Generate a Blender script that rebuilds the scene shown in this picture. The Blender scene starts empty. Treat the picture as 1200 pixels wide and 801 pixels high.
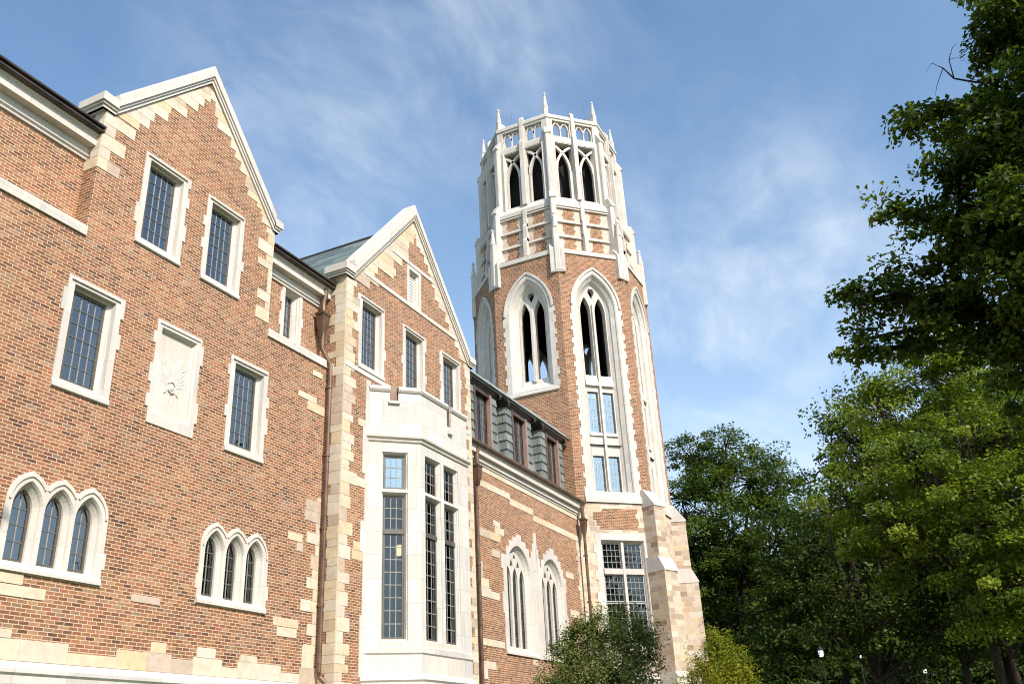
import bpy, math, random
import numpy as np
from mathutils import Vector, Matrix
from mathutils.geometry import tessellate_polygon

random.seed(11)
RNG = np.random.default_rng(7)
PI = math.pi
ZO = 1.65                       # height of the eye above the ground; heights below are from the eye
scene = bpy.context.scene
COL = scene.collection

# ------------------------------------------------------------------ materials
def new_mat(name):
    m = bpy.data.materials.new(name)
    m.use_nodes = True
    nt = m.node_tree
    nt.nodes.clear()
    out = nt.nodes.new('ShaderNodeOutputMaterial')
    b = nt.nodes.new('ShaderNodeBsdfPrincipled')
    nt.links.new(b.outputs[0], out.inputs[0])
    return m, nt, b, out

def nd(nt, t, **kw):
    n = nt.nodes.new(t)
    for k, v in kw.items():
        if k in n.inputs:
            n.inputs[k].default_value = v
        else:
            setattr(n, k, v)
    return n

def ramp(nt, stops, interp='LINEAR'):
    r = nt.nodes.new('ShaderNodeValToRGB')
    r.color_ramp.interpolation = interp
    el = r.color_ramp.elements
    while len(el) < len(stops):
        el.new(0.5)
    for e, (p, c) in zip(el, stops):
        e.position = p
        e.color = (c[0], c[1], c[2], 1)
    return r

def noise_mul(nt, col_out, vec, scale, lo, hi, detail=4):
    n = nd(nt, 'ShaderNodeTexNoise', Scale=scale, Detail=detail, Roughness=0.6)
    nt.links.new(vec, n.inputs['Vector'])
    mr = nd(nt, 'ShaderNodeMapRange')
    mr.inputs[1].default_value = 0.3; mr.inputs[2].default_value = 0.7
    mr.inputs[3].default_value = lo; mr.inputs[4].default_value = hi
    nt.links.new(n.outputs['Fac'], mr.inputs[0])
    mx = nt.nodes.new('ShaderNodeMix'); mx.data_type = 'RGBA'; mx.blend_type = 'MULTIPLY'
    mx.inputs[0].default_value = 1
    nt.links.new(col_out, mx.inputs[6])
    nt.links.new(mr.outputs[0], mx.inputs[7])
    return mx.outputs[2], n

def bump(nt, b, h, strength, dist):
    bp = nd(nt, 'ShaderNodeBump', Strength=strength, Distance=dist)
    nt.links.new(h, bp.inputs['Height'])
    nt.links.new(bp.outputs[0], b.inputs['Normal'])

def mat_brick(name, gain=1.0):
    m, nt, b, out = new_mat(name)
    uv = nt.nodes.new('ShaderNodeUVMap'); uv.uv_map = 'UVMap'
    # a little wobble so that the courses are not ruled lines
    wob = nd(nt, 'ShaderNodeTexNoise', Scale=2.2, Detail=2.0)
    nt.links.new(uv.outputs[0], wob.inputs['Vector'])
    sub = nd(nt, 'ShaderNodeVectorMath', operation='SUBTRACT'); sub.inputs[1].default_value = (.5, .5, .5)
    nt.links.new(wob.outputs['Color'], sub.inputs[0])
    scl = nd(nt, 'ShaderNodeVectorMath', operation='SCALE'); scl.inputs['Scale'].default_value = 0.012
    nt.links.new(sub.outputs[0], scl.inputs[0])
    add = nd(nt, 'ShaderNodeVectorMath', operation='ADD')
    nt.links.new(uv.outputs[0], add.inputs[0]); nt.links.new(scl.outputs[0], add.inputs[1])
    bt = nd(nt, 'ShaderNodeTexBrick')
    bt.offset = 0.5; bt.inputs['Scale'].default_value = 1
    bt.inputs['Color1'].default_value = (0, 0, 0, 1); bt.inputs['Color2'].default_value = (1, 1, 1, 1)
    bt.inputs['Mortar'].default_value = (.5, .5, .5, 1)
    bt.inputs['Mortar Size'].default_value = 0.0068
    bt.inputs['Mortar Smooth'].default_value = 0.1
    bt.inputs['Bias'].default_value = 0
    bt.inputs['Brick Width'].default_value = 0.195
    bt.inputs['Row Height'].default_value = 0.068
    nt.links.new(add.outputs[0], bt.inputs['Vector'])
    g = gain
    cr = ramp(nt, [(0.0, (.110*g, .055*g, .039*g)), (.07, (.160*g, .074*g, .046*g)), (.19, (.205*g, .094*g, .053*g)),
                   (.36, (.240*g, .098*g, .050*g)), (.5, (.300*g, .130*g, .062*g)), (.62, (.245*g, .130*g, .076*g)),
                   (.74, (.350*g, .170*g, .086*g)), (.84, (.310*g, .107*g, .061*g)), (.93, (.380*g, .210*g, .114*g)), (1.0, (.215*g, .145*g, .102*g))])
    nt.links.new(bt.outputs['Color'], cr.inputs[0])
    c1, _ = noise_mul(nt, cr.outputs[0], uv.outputs[0], 0.45, .82, 1.15)
    mps = nd(nt, 'ShaderNodeMapping'); mps.inputs['Scale'].default_value = (2.2, .22, 1)      # rain streaks
    nt.links.new(uv.outputs[0], mps.inputs[0])
    c1b, _ = noise_mul(nt, c1, mps.outputs[0], 1.0, .88, 1.08, 5)
    c2, _ = noise_mul(nt, c1b, uv.outputs[0], 9, .86, 1.12, 6)
    mx = nt.nodes.new('ShaderNodeMix'); mx.data_type = 'RGBA'
    nt.links.new(bt.outputs['Fac'], mx.inputs[0])
    nt.links.new(c2, mx.inputs[6])
    mx.inputs[7].default_value = (.60*g, .43*g, .285*g, 1)
    # pale lime bloom left by rain in loose patches
    bl = nd(nt, 'ShaderNodeTexNoise', Scale=0.8, Detail=7.0, Roughness=0.65)
    mpb = nd(nt, 'ShaderNodeMapping'); mpb.inputs['Location'].default_value = (3.1, 7.7, 0); mpb.inputs['Scale'].default_value = (.7, 1.2, 1)
    nt.links.new(uv.outputs[0], mpb.inputs[0]); nt.links.new(mpb.outputs[0], bl.inputs['Vector'])
    mrb = nd(nt, 'ShaderNodeMapRange'); mrb.inputs[1].default_value = .60; mrb.inputs[2].default_value = .78
    mrb.inputs[3].default_value = 0; mrb.inputs[4].default_value = .3
    nt.links.new(bl.outputs['Fac'], mrb.inputs[0])
    mx2 = nt.nodes.new('ShaderNodeMix'); mx2.data_type = 'RGBA'
    nt.links.new(mrb.outputs[0], mx2.inputs[0]); nt.links.new(mx.outputs[2], mx2.inputs[6])
    mx2.inputs[7].default_value = (.42, .30, .20, 1)
    nt.links.new(mx2.outputs[2], b.inputs['Base Color'])
    b.inputs['Roughness'].default_value = .9
    b.inputs['Specular IOR Level'].default_value = .2
    inv = nd(nt, 'ShaderNodeMath', operation='SUBTRACT'); inv.inputs[0].default_value = 1
    nt.links.new(bt.outputs['Fac'], inv.inputs[1])
    bump(nt, b, inv.outputs[0], .6, .008)
    return m

def mat_lime(name, col=(.60, .541, .482), bw=1.05, rh=.46, joint=.65, mort=.005, var=.11):
    m, nt, b, out = new_mat(name)
    uv = nt.nodes.new('ShaderNodeUVMap'); uv.uv_map = 'UVMap'
    bt = nd(nt, 'ShaderNodeTexBrick')
    bt.offset = .5
    bt.inputs['Scale'].default_value = 1
    bt.inputs['Color1'].default_value = (0, 0, 0, 1); bt.inputs['Color2'].default_value = (1, 1, 1, 1)
    bt.inputs['Mortar'].default_value = (.5, .5, .5, 1)
    bt.inputs['Mortar Size'].default_value = mort
    bt.inputs['Mortar Smooth'].default_value = .2
    bt.inputs['Brick Width'].default_value = bw; bt.inputs['Row Height'].default_value = rh
    nt.links.new(uv.outputs[0], bt.inputs['Vector'])
    lo = tuple(c*(1-var) for c in col); hi = tuple(min(.85, c*(1+var*.6)) for c in col)
    warm = (col[0]*1.0, col[1]*.955, col[2]*.90)
    cr = ramp(nt, [(0, lo), (.3, col), (.55, warm), (.8, hi), (1, col)])
    nt.links.new(bt.outputs['Color'], cr.inputs[0])
    c1, _ = noise_mul(nt, cr.outputs[0], uv.outputs[0], 1.3, .93, 1.05)
    mp = nd(nt, 'ShaderNodeMapping'); mp.inputs['Scale'].default_value = (9, .8, 1)   # faint vertical weather streaks
    nt.links.new(uv.outputs[0], mp.inputs[0])
    c2, _ = noise_mul(nt, c1, mp.outputs[0], 1.0, .90, 1.05, 5)
    c3, n3 = noise_mul(nt, c2, uv.outputs[0], 40, .95, 1.04, 4)
    mx = nt.nodes.new('ShaderNodeMix'); mx.data_type = 'RGBA'
    ml = nd(nt, 'ShaderNodeMath', operation='MULTIPLY'); ml.inputs[1].default_value = joint
    nt.links.new(bt.outputs['Fac'], ml.inputs[0]); nt.links.new(ml.outputs[0], mx.inputs[0])
    nt.links.new(c3, mx.inputs[6]); mx.inputs[7].default_value = (col[0]*.5, col[1]*.46, col[2]*.42, 1)
    nt.links.new(mx.outputs[2], b.inputs['Base Color'])
    b.inputs['Roughness'].default_value = .85
    b.inputs['Specular IOR Level'].default_value = .25
    bump(nt, b, n3.outputs['Fac'], .25, .004)
    return m

def mat_tint(name, stops, rough=.88, nlo=.86, nhi=1.1, spec=.25, interp='LINEAR', nscale=6):
    """Colour picked per stone from the 'tint' attribute."""
    m, nt, b, out = new_mat(name)
    at = nt.nodes.new('ShaderNodeAttribute'); at.attribute_name = 'tint'
    uv = nt.nodes.new('ShaderNodeUVMap'); uv.uv_map = 'UVMap'
    cr = ramp(nt, stops, interp)
    nt.links.new(at.outputs['Fac'], cr.inputs[0])
    c1, n1 = noise_mul(nt, cr.outputs[0], uv.outputs[0], nscale, nlo, nhi, 6)
    c2, n2 = noise_mul(nt, c1, uv.outputs[0], 1.7, .93, 1.06, 3)
    nt.links.new(c2, b.inputs['Base Color'])
    b.inputs['Roughness'].default_value = rough
    b.inputs['Specular IOR Level'].default_value = spec
    bump(nt, b, n1.outputs['Fac'], .35, .006)
    return m

def mat_ashlar(name, stops, bw=.62, rh=.235):
    """Coursed sandstone blocks of mixed colour on one surface."""
    m, nt, b, out = new_mat(name)
    uv = nt.nodes.new('ShaderNodeUVMap'); uv.uv_map = 'UVMap'
    bt = nd(nt, 'ShaderNodeTexBrick')
    bt.offset = .5; bt.squash = .62; bt.squash_frequency = 3
    bt.inputs['Scale'].default_value = 1
    bt.inputs['Color1'].default_value = (0, 0, 0, 1); bt.inputs['Color2'].default_value = (1, 1, 1, 1)
    bt.inputs['Mortar'].default_value = (.5, .5, .5, 1)
    bt.inputs['Mortar Size'].default_value = .006
    bt.inputs['Mortar Smooth'].default_value = .2
    bt.inputs['Brick Width'].default_value = bw; bt.inputs['Row Height'].default_value = rh
    nt.links.new(uv.outputs[0], bt.inputs['Vector'])
    cr = ramp(nt, stops)
    nt.links.new(bt.outputs['Color'], cr.inputs[0])
    c1, n1 = noise_mul(nt, cr.outputs[0], uv.outputs[0], 5, .86, 1.1, 6)
    mx = nt.nodes.new('ShaderNodeMix'); mx.data_type = 'RGBA'
    nt.links.new(bt.outputs['Fac'], mx.inputs[0])
    nt.links.new(c1, mx.inputs[6]); mx.inputs[7].default_value = (.62, .50, .37, 1)
    nt.links.new(mx.outputs[2], b.inputs['Base Color'])
    b.inputs['Roughness'].default_value = .88
    b.inputs['Specular IOR Level'].default_value = .25
    bump(nt, b, n1.outputs['Fac'], .4, .008)
    return m

def mat_plain(name, col, rough=.6, metal=0., spec=.4, nlo=.85, nhi=1.15, nscale=5, bmp=0.):
    m, nt, b, out = new_mat(name)
    tc = nt.nodes.new('ShaderNodeTexCoord')
    rgb = nt.nodes.new('ShaderNodeRGB'); rgb.outputs[0].default_value = (*col, 1)
    c, n = noise_mul(nt, rgb.outputs[0], tc.outputs['Object'], nscale, nlo, nhi)
    nt.links.new(c, b.inputs['Base Color'])
    b.inputs['Roughness'].default_value = rough; b.inputs['Metallic'].default_value = metal
    b.inputs['Specular IOR Level'].default_value = spec
    if bmp:
        bump(nt, b, n.outputs['Fac'], bmp, .01)
    return m

def mat_slate(name, cols, bw=.28, rh=.21):
    m, nt, b, out = new_mat(name)
    uv = nt.nodes.new('ShaderNodeUVMap'); uv.uv_map = 'UVMap'
    bt = nd(nt, 'ShaderNodeTexBrick')
    bt.offset = .5
    bt.inputs['Scale'].default_value = 1
    bt.inputs['Color1'].default_value = (0, 0, 0, 1); bt.inputs['Color2'].default_value = (1, 1, 1, 1)
    bt.inputs['Mortar'].default_value = (.5, .5, .5, 1)
    bt.inputs['Mortar Size'].default_value = .010
    bt.inputs['Brick Width'].default_value = bw; bt.inputs['Row Height'].default_value = rh
    nt.links.new(uv.outputs[0], bt.inputs['Vector'])
    cr = ramp(nt, [(i/(len(cols)-1), c) for i, c in enumerate(cols)], 'CONSTANT')
    nt.links.new(bt.outputs['Color'], cr.inputs[0])
    c1, n1 = noise_mul(nt, cr.outputs[0], uv.outputs[0], 7, .8, 1.15, 5)
    mx = nt.nodes.new('ShaderNodeMix'); mx.data_type = 'RGBA'
    nt.links.new(bt.outputs['Fac'], mx.inputs[0])
    nt.links.new(c1, mx.inputs[6]); mx.inputs[7].default_value = (.03, .032, .03, 1)
    nt.links.new(mx.outputs[2], b.inputs['Base Color'])
    b.inputs['Roughness'].default_value = .55
    inv = nd(nt, 'ShaderNodeMath', operation='SUBTRACT'); inv.inputs[0].default_value = 1
    nt.links.new(bt.outputs['Fac'], inv.inputs[1])
    bump(nt, b, inv.outputs[0], .7, .012)
    return m

def mat_glass(name, tint=(.72, .80, .86), mixr=.34, rough=.015):
    """Coated glazing: part mirror, part clear, each pane set at a hair of its own tilt."""
    m, nt, b, out = new_mat(name)
    nt.nodes.remove(b)
    gl = nd(nt, 'ShaderNodeBsdfGlossy', Roughness=rough); gl.inputs['Color'].default_value = (*tint, 1)
    tr = nd(nt, 'ShaderNodeBsdfTransparent'); tr.inputs['Color'].default_value = (.90, .94, .93, 1)
    fr = nd(nt, 'ShaderNodeFresnel', IOR=1.5)
    ad = nd(nt, 'ShaderNodeMath', operation='ADD'); ad.inputs[1].default_value = mixr; ad.use_clamp = True
    nt.links.new(fr.outputs[0], ad.inputs[0])
    mx = nt.nodes.new('ShaderNodeMixShader')
    nt.links.new(ad.outputs[0], mx.inputs[0])
    nt.links.new(tr.outputs[0], mx.inputs[1]); nt.links.new(gl.outputs[0], mx.inputs[2])
    uv = nt.nodes.new('ShaderNodeUVMap'); uv.uv_map = 'UVMap'
    n = nd(nt, 'ShaderNodeTexNoise', Scale=3.0, Detail=2.0)
    nt.links.new(uv.outputs[0], n.inputs['Vector'])
    bp = nd(nt, 'ShaderNodeBump', Strength=.12, Distance=.02)
    nt.links.new(n.outputs['Fac'], bp.inputs['Height'])
    nt.links.new(bp.outputs[0], gl.inputs['Normal'])
    nt.links.new(mx.outputs[0], out.inputs[0])
    return m

def mat_leaf(name, stops, trans=.35):
    m, nt, b, out = new_mat(name)
    nt.nodes.remove(b)
    at = nt.nodes.new('ShaderNodeAttribute'); at.attribute_name = 'tint'
    cr = ramp(nt, stops)
    nt.links.new(at.outputs['Fac'], cr.inputs[0])
    df = nd(nt, 'ShaderNodeBsdfPrincipled', Roughness=.5)
    df.inputs['Specular IOR Level'].default_value = .16
    nt.links.new(cr.outputs[0], df.inputs['Base Color'])
    tl = nt.nodes.new('ShaderNodeBsdfTranslucent')
    mg = nt.nodes.new('ShaderNodeMix'); mg.data_type = 'RGBA'; mg.blend_type = 'MULTIPLY'; mg.inputs[0].default_value = 1
    nt.links.new(cr.outputs[0], mg.inputs[6]); mg.inputs[7].default_value = (1.2, 1.25, .5, 1)
    nt.links.new(mg.outputs[2], tl.inputs['Color'])
    mx = nt.nodes.new('ShaderNodeMixShader'); mx.inputs[0].default_value = trans
    nt.links.new(df.outputs[0], mx.inputs[1]); nt.links.new(tl.outputs[0], mx.inputs[2])
    nt.links.new(mx.outputs[0], out.inputs[0])
    return m

def mat_emit(name, col, s):
    m, nt, b, out = new_mat(name)
    b.inputs['Base Color'].default_value = (*col, 1)
    b.inputs['Emission Color'].default_value = (*col, 1)
    b.inputs['Emission Strength'].default_value = s
    return m

M = {}
M['brick'] = mat_brick('brick_masonry', 1.05)
M['lime'] = mat_lime('limestone')
M['lime_plain'] = mat_lime('limestone_trim', joint=.35, bw=.9, rh=.62)
M['lime_bay'] = mat_lime('limestone_bay', col=(.60, .55, .497), bw=.95, rh=.62, joint=.7, var=.11)
sand = [(0, (.60, .51, .40)), (.16, (.64, .52, .36)), (.3, (.61, .465, .30)), (.42, (.65, .565, .45)), (.56, (.53, .395, .305)),
        (.7, (.65, .55, .41)), (.82, (.47, .355, .27)), (.92, (.62, .475, .29)), (1, (.62, .535, .44))]
sand_strong = [(0, (.60, .50, .38)), (.16, (.62, .48, .32)), (.3, (.50, .36, .25)), (.42, (.66, .57, .46)), (.56, (.40, .275, .20)),
        (.7, (.64, .53, .40)), (.82, (.34, .235, .175)), (.92, (.60, .46, .29)), (1, (.63, .55, .46))]
M['sand'] = mat_tint('sandstone_blocks', sand)
M['ashlar'] = mat_ashlar('sandstone_ashlar', sand_strong)
M['mortar'] = mat_plain('mortar_joint', (.60, .48, .36), .9, nscale=20)
M['copper'] = mat_plain('weathered_copper', (.15, .088, .058), .48, .4, .5, .55, 1.4, 2.4)
M['copper_dark'] = mat_plain('dark_copper', (.062, .044, .036), .5, .35, .5, .6, 1.5, 3)
M['copper_lit'] = mat_plain('sunlit_copper', (.40, .26, .21), .4, .35, .5, .8, 1.15, 3)  # copper with sunlight painted into its colour, for the dormers' right jambs
M['bronze'] = mat_plain('bronze_sash', (.105, .09, .074), .45, .1, .5, .85, 1.15, 4)
M['lead'] = mat_plain('leaded_cames', (.13, .12, .108), .55, .1, .4)
M['leadmid'] = mat_plain('grey_sunlit_cames', (.27, .25, .225), .6, .0, .3)  # mid-grey lead; on upright bars it paints the sun they catch
M['leadlight'] = mat_plain('pale_cames', (.36, .36, .35), .55, .1, .4)
M['glass'] = mat_glass('window_glass', (.96, .96, .94), .19)
M['glassdark'] = mat_glass('dim_window_glass', (.60, .66, .70), .07, .03)
M['glasssky'] = mat_glass('mirror_window_glass', (.60, .74, .82), .50, .02)
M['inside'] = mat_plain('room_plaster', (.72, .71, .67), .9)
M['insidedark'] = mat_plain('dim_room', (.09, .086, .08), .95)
M['blind'] = mat_plain('window_blind', (.72, .71, .68), .9)
M['slate'] = mat_slate('green_slate', [(.155, .17, .15), (.195, .22, .185), (.16, .16, .158), (.225, .24, .205), (.165, .185, .165), (.195, .185, .17)], .62, .36)
M['slate_roof'] = mat_slate('roof_slate', [(.085, .115, .098), (.14, .175, .145), (.10, .11, .105), (.17, .20, .165), (.11, .14, .12), (.13, .125, .115)], 1.1, .36)
M['lead_roof'] = mat_plain('grey_lead_sheet', (.27, .295, .275), .5, .2, .5, .75, 1.25, 2)
M['void'] = mat_plain('dark_interior', (.028, .026, .024), 1.0, spec=.05)  # near-black colour standing in for unlit depth
M['black'] = mat_plain('black_paint', (.02, .02, .02), .5)
M['bark'] = mat_plain('bark', (.045, .034, .027), .95, spec=.1, nlo=.5, nhi=1.4, nscale=14, bmp=.6)
M['grass'] = mat_plain('grass', (.045, .07, .022), .95, spec=.1, nlo=.5, nhi=1.5, nscale=3)
M['asphalt'] = mat_plain('asphalt', (.05, .05, .05), .9, spec=.2, nscale=9)
M['pave'] = mat_lime('paving', (.33, .31, .28), 1.2, 1.2, .5)
M['lampglow'] = mat_emit('lamp_globe', (.92, .94, .95), .7)
M['lanternglow'] = mat_emit('lantern_glow', (1.0, .74, .36), .9)

# ------------------------------------------------------------------ mesh helpers
class Fr:
    """A wall frame: u runs to the right along the wall, z up, w into the wall."""
    def __init__(s, ox, oy, rx, ry):
        l = math.hypot(rx, ry)
        s.o = (ox, oy); s.r = (rx/l, ry/l); s.n = (-ry/l, rx/l)
    def __call__(s, u, z, w=0.):
        return (s.o[0]+s.r[0]*u+s.n[0]*w, s.o[1]+s.r[1]*u+s.n[1]*w, z)

class MB:
    def __init__(s):
        s.v = []; s.f = []; s.t = []; s.m = []
        s.tint = .5; s.mi = 0
    def face(s, pts):
        i = len(s.v); s.v += [tuple(p) for p in pts]
        s.f.append(tuple(range(i, i+len(pts)))); s.t.append(s.tint); s.m.append(s.mi)
    def hexa(s, p):   # p: 8 points, bottom ring then top ring
        for a in ((3, 2, 1, 0), (4, 5, 6, 7), (0, 1, 5, 4), (1, 2, 6, 5), (2, 3, 7, 6), (3, 0, 4, 7)):
            s.face([p[k] for k in a])
    def box(s, F, u0, u1, z0, z1, w0, w1):
        s.hexa([F(u0, z0, w0), F(u1, z0, w0), F(u1, z0, w1), F(u0, z0, w1), F(u0, z1, w0), F(u1, z1, w0), F(u1, z1, w1), F(u0, z1, w1)])
    def poly(s, F, outer, holes=(), w0=0., w1=None, back=False, side_outer=True, side_holes=True):
        """A slab with holes: front face at w0; sides go back to w1."""
        loops = [list(outer)]+[list(h) for h in holes]
        flat = [p for L in loops for p in L]
        tris = tessellate_polygon([[Vector((p[0], p[1], 0)) for p in L] for L in loops])
        for tr in tris:
            a, b, c = [flat[k] for k in tr]
            cr = (b[0]-a[0])*(c[1]-a[1])-(b[1]-a[1])*(c[0]-a[0])
            if abs(cr) < 1e-9: continue
            if cr < 0: b, c = c, b
            s.face([F(*a, w0), F(*b, w0), F(*c, w0)])
            if back and w1 is not None:
                s.face([F(*a, w1), F(*c, w1), F(*b, w1)])
        if w1 is not None:
            for k, L in enumerate(loops):
                if (k == 0 and not side_outer) or (k > 0 and not side_holes): continue
                s.loft(F, L, w0, L, w1)
    def loft(s, F, A, wa, B, wb, closed=True):
        n = len(A)
        for i in range(n if closed else n-1):
            j = (i+1) % n
            s.face([F(*A[i], wa), F(*A[j], wa), F(*B[j], wb), F(*B[i], wb)])
    def strip(s, F, pts, half, w0, w1, closed=False):
        """A bar of width 2*half that follows pts in the wall plane."""
        n = len(pts); L = []; R = []
        for i, p in enumerate(pts):
            a = pts[i-1] if (i > 0 or closed) else p
            b = pts[(i+1) % n] if (i < n-1 or closed) else p
            d = Vector((b[0]-a[0], b[1]-a[1]))
            if d.length < 1e-9: d = Vector((1, 0))
            d.normalize(); nx, ny = -d.y, d.x
            L.append((p[0]+nx*half, p[1]+ny*half)); R.append((p[0]-nx*half, p[1]-ny*half))
        for i in range(n if closed else n-1):
            j = (i+1) % n
            s.hexa([F(*R[i], w0), F(*R[j], w0), F(*R[j], w1), F(*R[i], w1), F(*L[i], w0), F(*L[j], w0), F(*L[j], w1), F(*L[i], w1)])
    def profile(s, F, prof, u0, u1, caps=True):
        """A moulding: (w, z) outline run from u0 to u1."""
        for i in range(len(prof)-1):
            (wa, za), (wb, zb) = prof[i], prof[i+1]
            s.face([F(u0, za, wa), F(u1, za, wa), F(u1, zb, wb), F(u0, zb, wb)])
        if caps:
            s.face([F(u0, z, w) for w, z in prof][::-1]); s.face([F(u1, z, w) for w, z in prof])
    def lathe(s, x, y, prof, n=8, rot=0.):
        ring = [[(x+r*math.cos(rot+2*PI*k/n), y+r*math.sin(rot+2*PI*k/n), z) for k in range(n)] for r, z in prof]
        for a, b in zip(ring, ring[1:]):
            for k in range(n):
                s.face([a[k], a[(k+1) % n], b[(k+1) % n], b[k]])
        s.face(ring[0][::-1]); s.face(ring[-1])
    def tube(s, pts, rad, n=8, cap=True):
        pts = [Vector(p) for p in pts]
        if not hasattr(rad, '__len__'): rad = [rad]*len(pts)
        rings = []
        for i, p in enumerate(pts):
            d = (pts[min(i+1, len(pts)-1)]-pts[max(i-1, 0)]).normalized()
            a = d.orthogonal().normalized() if abs(d.z) < .95 else (Vector((1, 0, 0))-d*d.x).normalized()
            b = d.cross(a)
            rings.append([p+(a*math.cos(2*PI*k/n)+b*math.sin(2*PI*k/n))*rad[i] for k in range(n)])
        for a, b in zip(rings, rings[1:]):
            for k in range(n):
                s.face([a[k], a[(k+1) % n], b[(k+1) % n], b[k]])
        if cap:
            s.face(rings[0][::-1]); s.face(rings[-1])
    def build(s, name, mats, parent=None, loc=None, smooth=False):
        if not isinstance(mats, (list, tuple)): mats = [mats]
        root = parent
        while root is not None and root.parent is not None: root = root.parent
        off = np.array(root.location) if root is not None else np.array(loc if loc else (0, 0, 0), float)
        V = np.array(s.v, float); V[:, 2] += ZO
        W = V-off
        me = bpy.data.meshes.new(name)
        me.from_pydata(W.tolist(), [], s.f)
        for m in mats: me.materials.append(M[m] if isinstance(m, str) else m)
        uvl = me.uv_layers.new(name='UVMap')
        uvs = np.zeros((len(me.loops), 2))
        li = 0
        for f in s.f:
            p = V[list(f)]
            n = np.zeros(3)
            for k in range(len(p)):
                a, b = p[k], p[(k+1) % len(p)]
                n += np.cross(a-p[0], b-p[0])
            l = np.linalg.norm(n)
            n = n/l if l > 1e-12 else np.array([0, 0, 1.])
            h = math.hypot(n[0], n[1])
            if h > .35:
                tx, ty = -n[1]/h, n[0]/h
                uvs[li:li+len(f), 0] = p[:, 0]*tx+p[:, 1]*ty
                uvs[li:li+len(f), 1] = p[:, 2]/(h if h > .3 else 1)
            else:
                uvs[li:li+len(f)] = p[:, :2]
            li += len(f)
        uvl.data.foreach_set('uv', uvs.ravel())
        at = me.attributes.new('tint', 'FLOAT', 'FACE')
        at.data.foreach_set('value', np.array(s.t, float))
        me.polygons.foreach_set('material_index', np.array(s.m, dtype=np.int32))
        if smooth:
            me.polygons.foreach_set('use_smooth', np.ones(len(s.f), bool))
        me.update()
        o = bpy.data.objects.new(name, me)
        COL.objects.link(o)
        if parent is not None: o.parent = parent
        else: o.location = off.tolist()
        return o

def tag(o, label=None, cat=None, group=None, kind=None):
    for k, v in (('label', label), ('category', cat), ('group', group), ('kind', kind)):
        if v: o[k] = v
    return o

def thing(name, x, y, z, label, cat, group=None):
    o = bpy.data.objects.new(name, None)
    o.empty_display_size = .3
    COL.objects.link(o); o.location = (x, y, z+ZO)
    return tag(o, label, cat, group)

def rect(u0, u1, z0, z1): return [(u0, z0), (u1, z0), (u1, z1), (u0, z1)]

def lancet(uc, hw, z0, zs, za, n=7):
    """Pointed-arch loop, counter-clockwise from the lower left."""
    h = za-zs; r = (h*h+hw*hw)/(2*hw)
    P = [(uc-hw, z0), (uc+hw, z0)]
    a1 = math.atan2(h, r-hw)
    for i in range(n+1):
        a = a1*i/n
        P.append((uc+hw-r+r*math.cos(a), zs+r*math.sin(a)))
    for i in range(n-1, -1, -1):
        a = a1*i/n
        P.append((uc-hw+r-r*math.cos(a), zs+r*math.sin(a)))
    return P

def toothed(u0, u1, z0, z1, amp=.10, zb=None, step=.34, seed=0):
    """Rectangle whose upright sides are bonded into the brick by steps."""
    R = random.Random(seed)
    def side(u, sg):
        pts = []; z = z0; out = 0
        cuts = [z0]
        while cuts[-1] < z1-.5: cuts.append(cuts[-1]+R.choice([.27, .34, .41, .48]))
        cuts.append(z1)
        st = [0]
        for k in range(1, len(cuts)-1): st.append(R.choice([0, 1, 1, 0]) if st[-1] == 0 else 0)
        st[-1] = 0 if R.random() < .5 else st[-1]
        for k in range(len(cuts)-1):
            uu = u+sg*amp*st[k]
            for q in ((uu, cuts[k]), (uu, cuts[k+1])):
                if not pts or pts[-1] != q: pts.append(q)
        return pts
    right = side(u1, 1); left = side(u0, -1)[::-1]
    return right+left

def stone(mb, F, u0, u1, z0, z1, w=-.012, tint=None, j=.005):
    """One squared block set in the brick, a joint's width short on every side."""
    mb.tint = random.random() if tint is None else tint
    mb.mi = 0
    w -= random.random()*.004
    f = F
    mb.face([f(u0+j, z0+j, w), f(u1-j, z0+j, w), f(u1-j, z1-j, w), f(u0+j, z1-j, w)])
    mb.loft(f, rect(u0+j, u1-j, z0+j, z1-j), w, rect(u0+j, u1-j, z0+j, z1-j), .0)
    mb.mi = 1
    mb.face([f(u0, z0, w*.5), f(u1, z0, w*.5), f(u1, z1, w*.5), f(u0, z1, w*.5)])
    mb.loft(f, rect(u0, u1, z0, z1), w*.5, rect(u0, u1, z0, z1), .0)
    mb.mi = 0

def quoin_run(mb, F, u, sg, z0, z1, lo=.22, hi=.62, seed=1, heights=(.204, .272, .272, .34)):
    R = random.Random(seed); z = z0; big = True
    while z < z1-.05:
        h = min(R.choice(heights), z1-z)
        if z1-z-h < .12: h = z1-z
        l = R.uniform(lo+.18, hi) if big else R.uniform(lo, lo+.14)
        big = not big if R.random() < .85 else big
        a, b = (u, u+sg*l) if sg > 0 else (u+sg*l, u)
        if l > .55 and R.random() < .5:
            c = a+(b-a)*R.uniform(.4, .6)
            stone(mb, F, a, c, z, z+h, tint=R.random()); stone(mb, F, c, b, z, z+h, tint=R.random())
        else:
            stone(mb, F, a, b, z, z+h, tint=R.random())
        z += h

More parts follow.
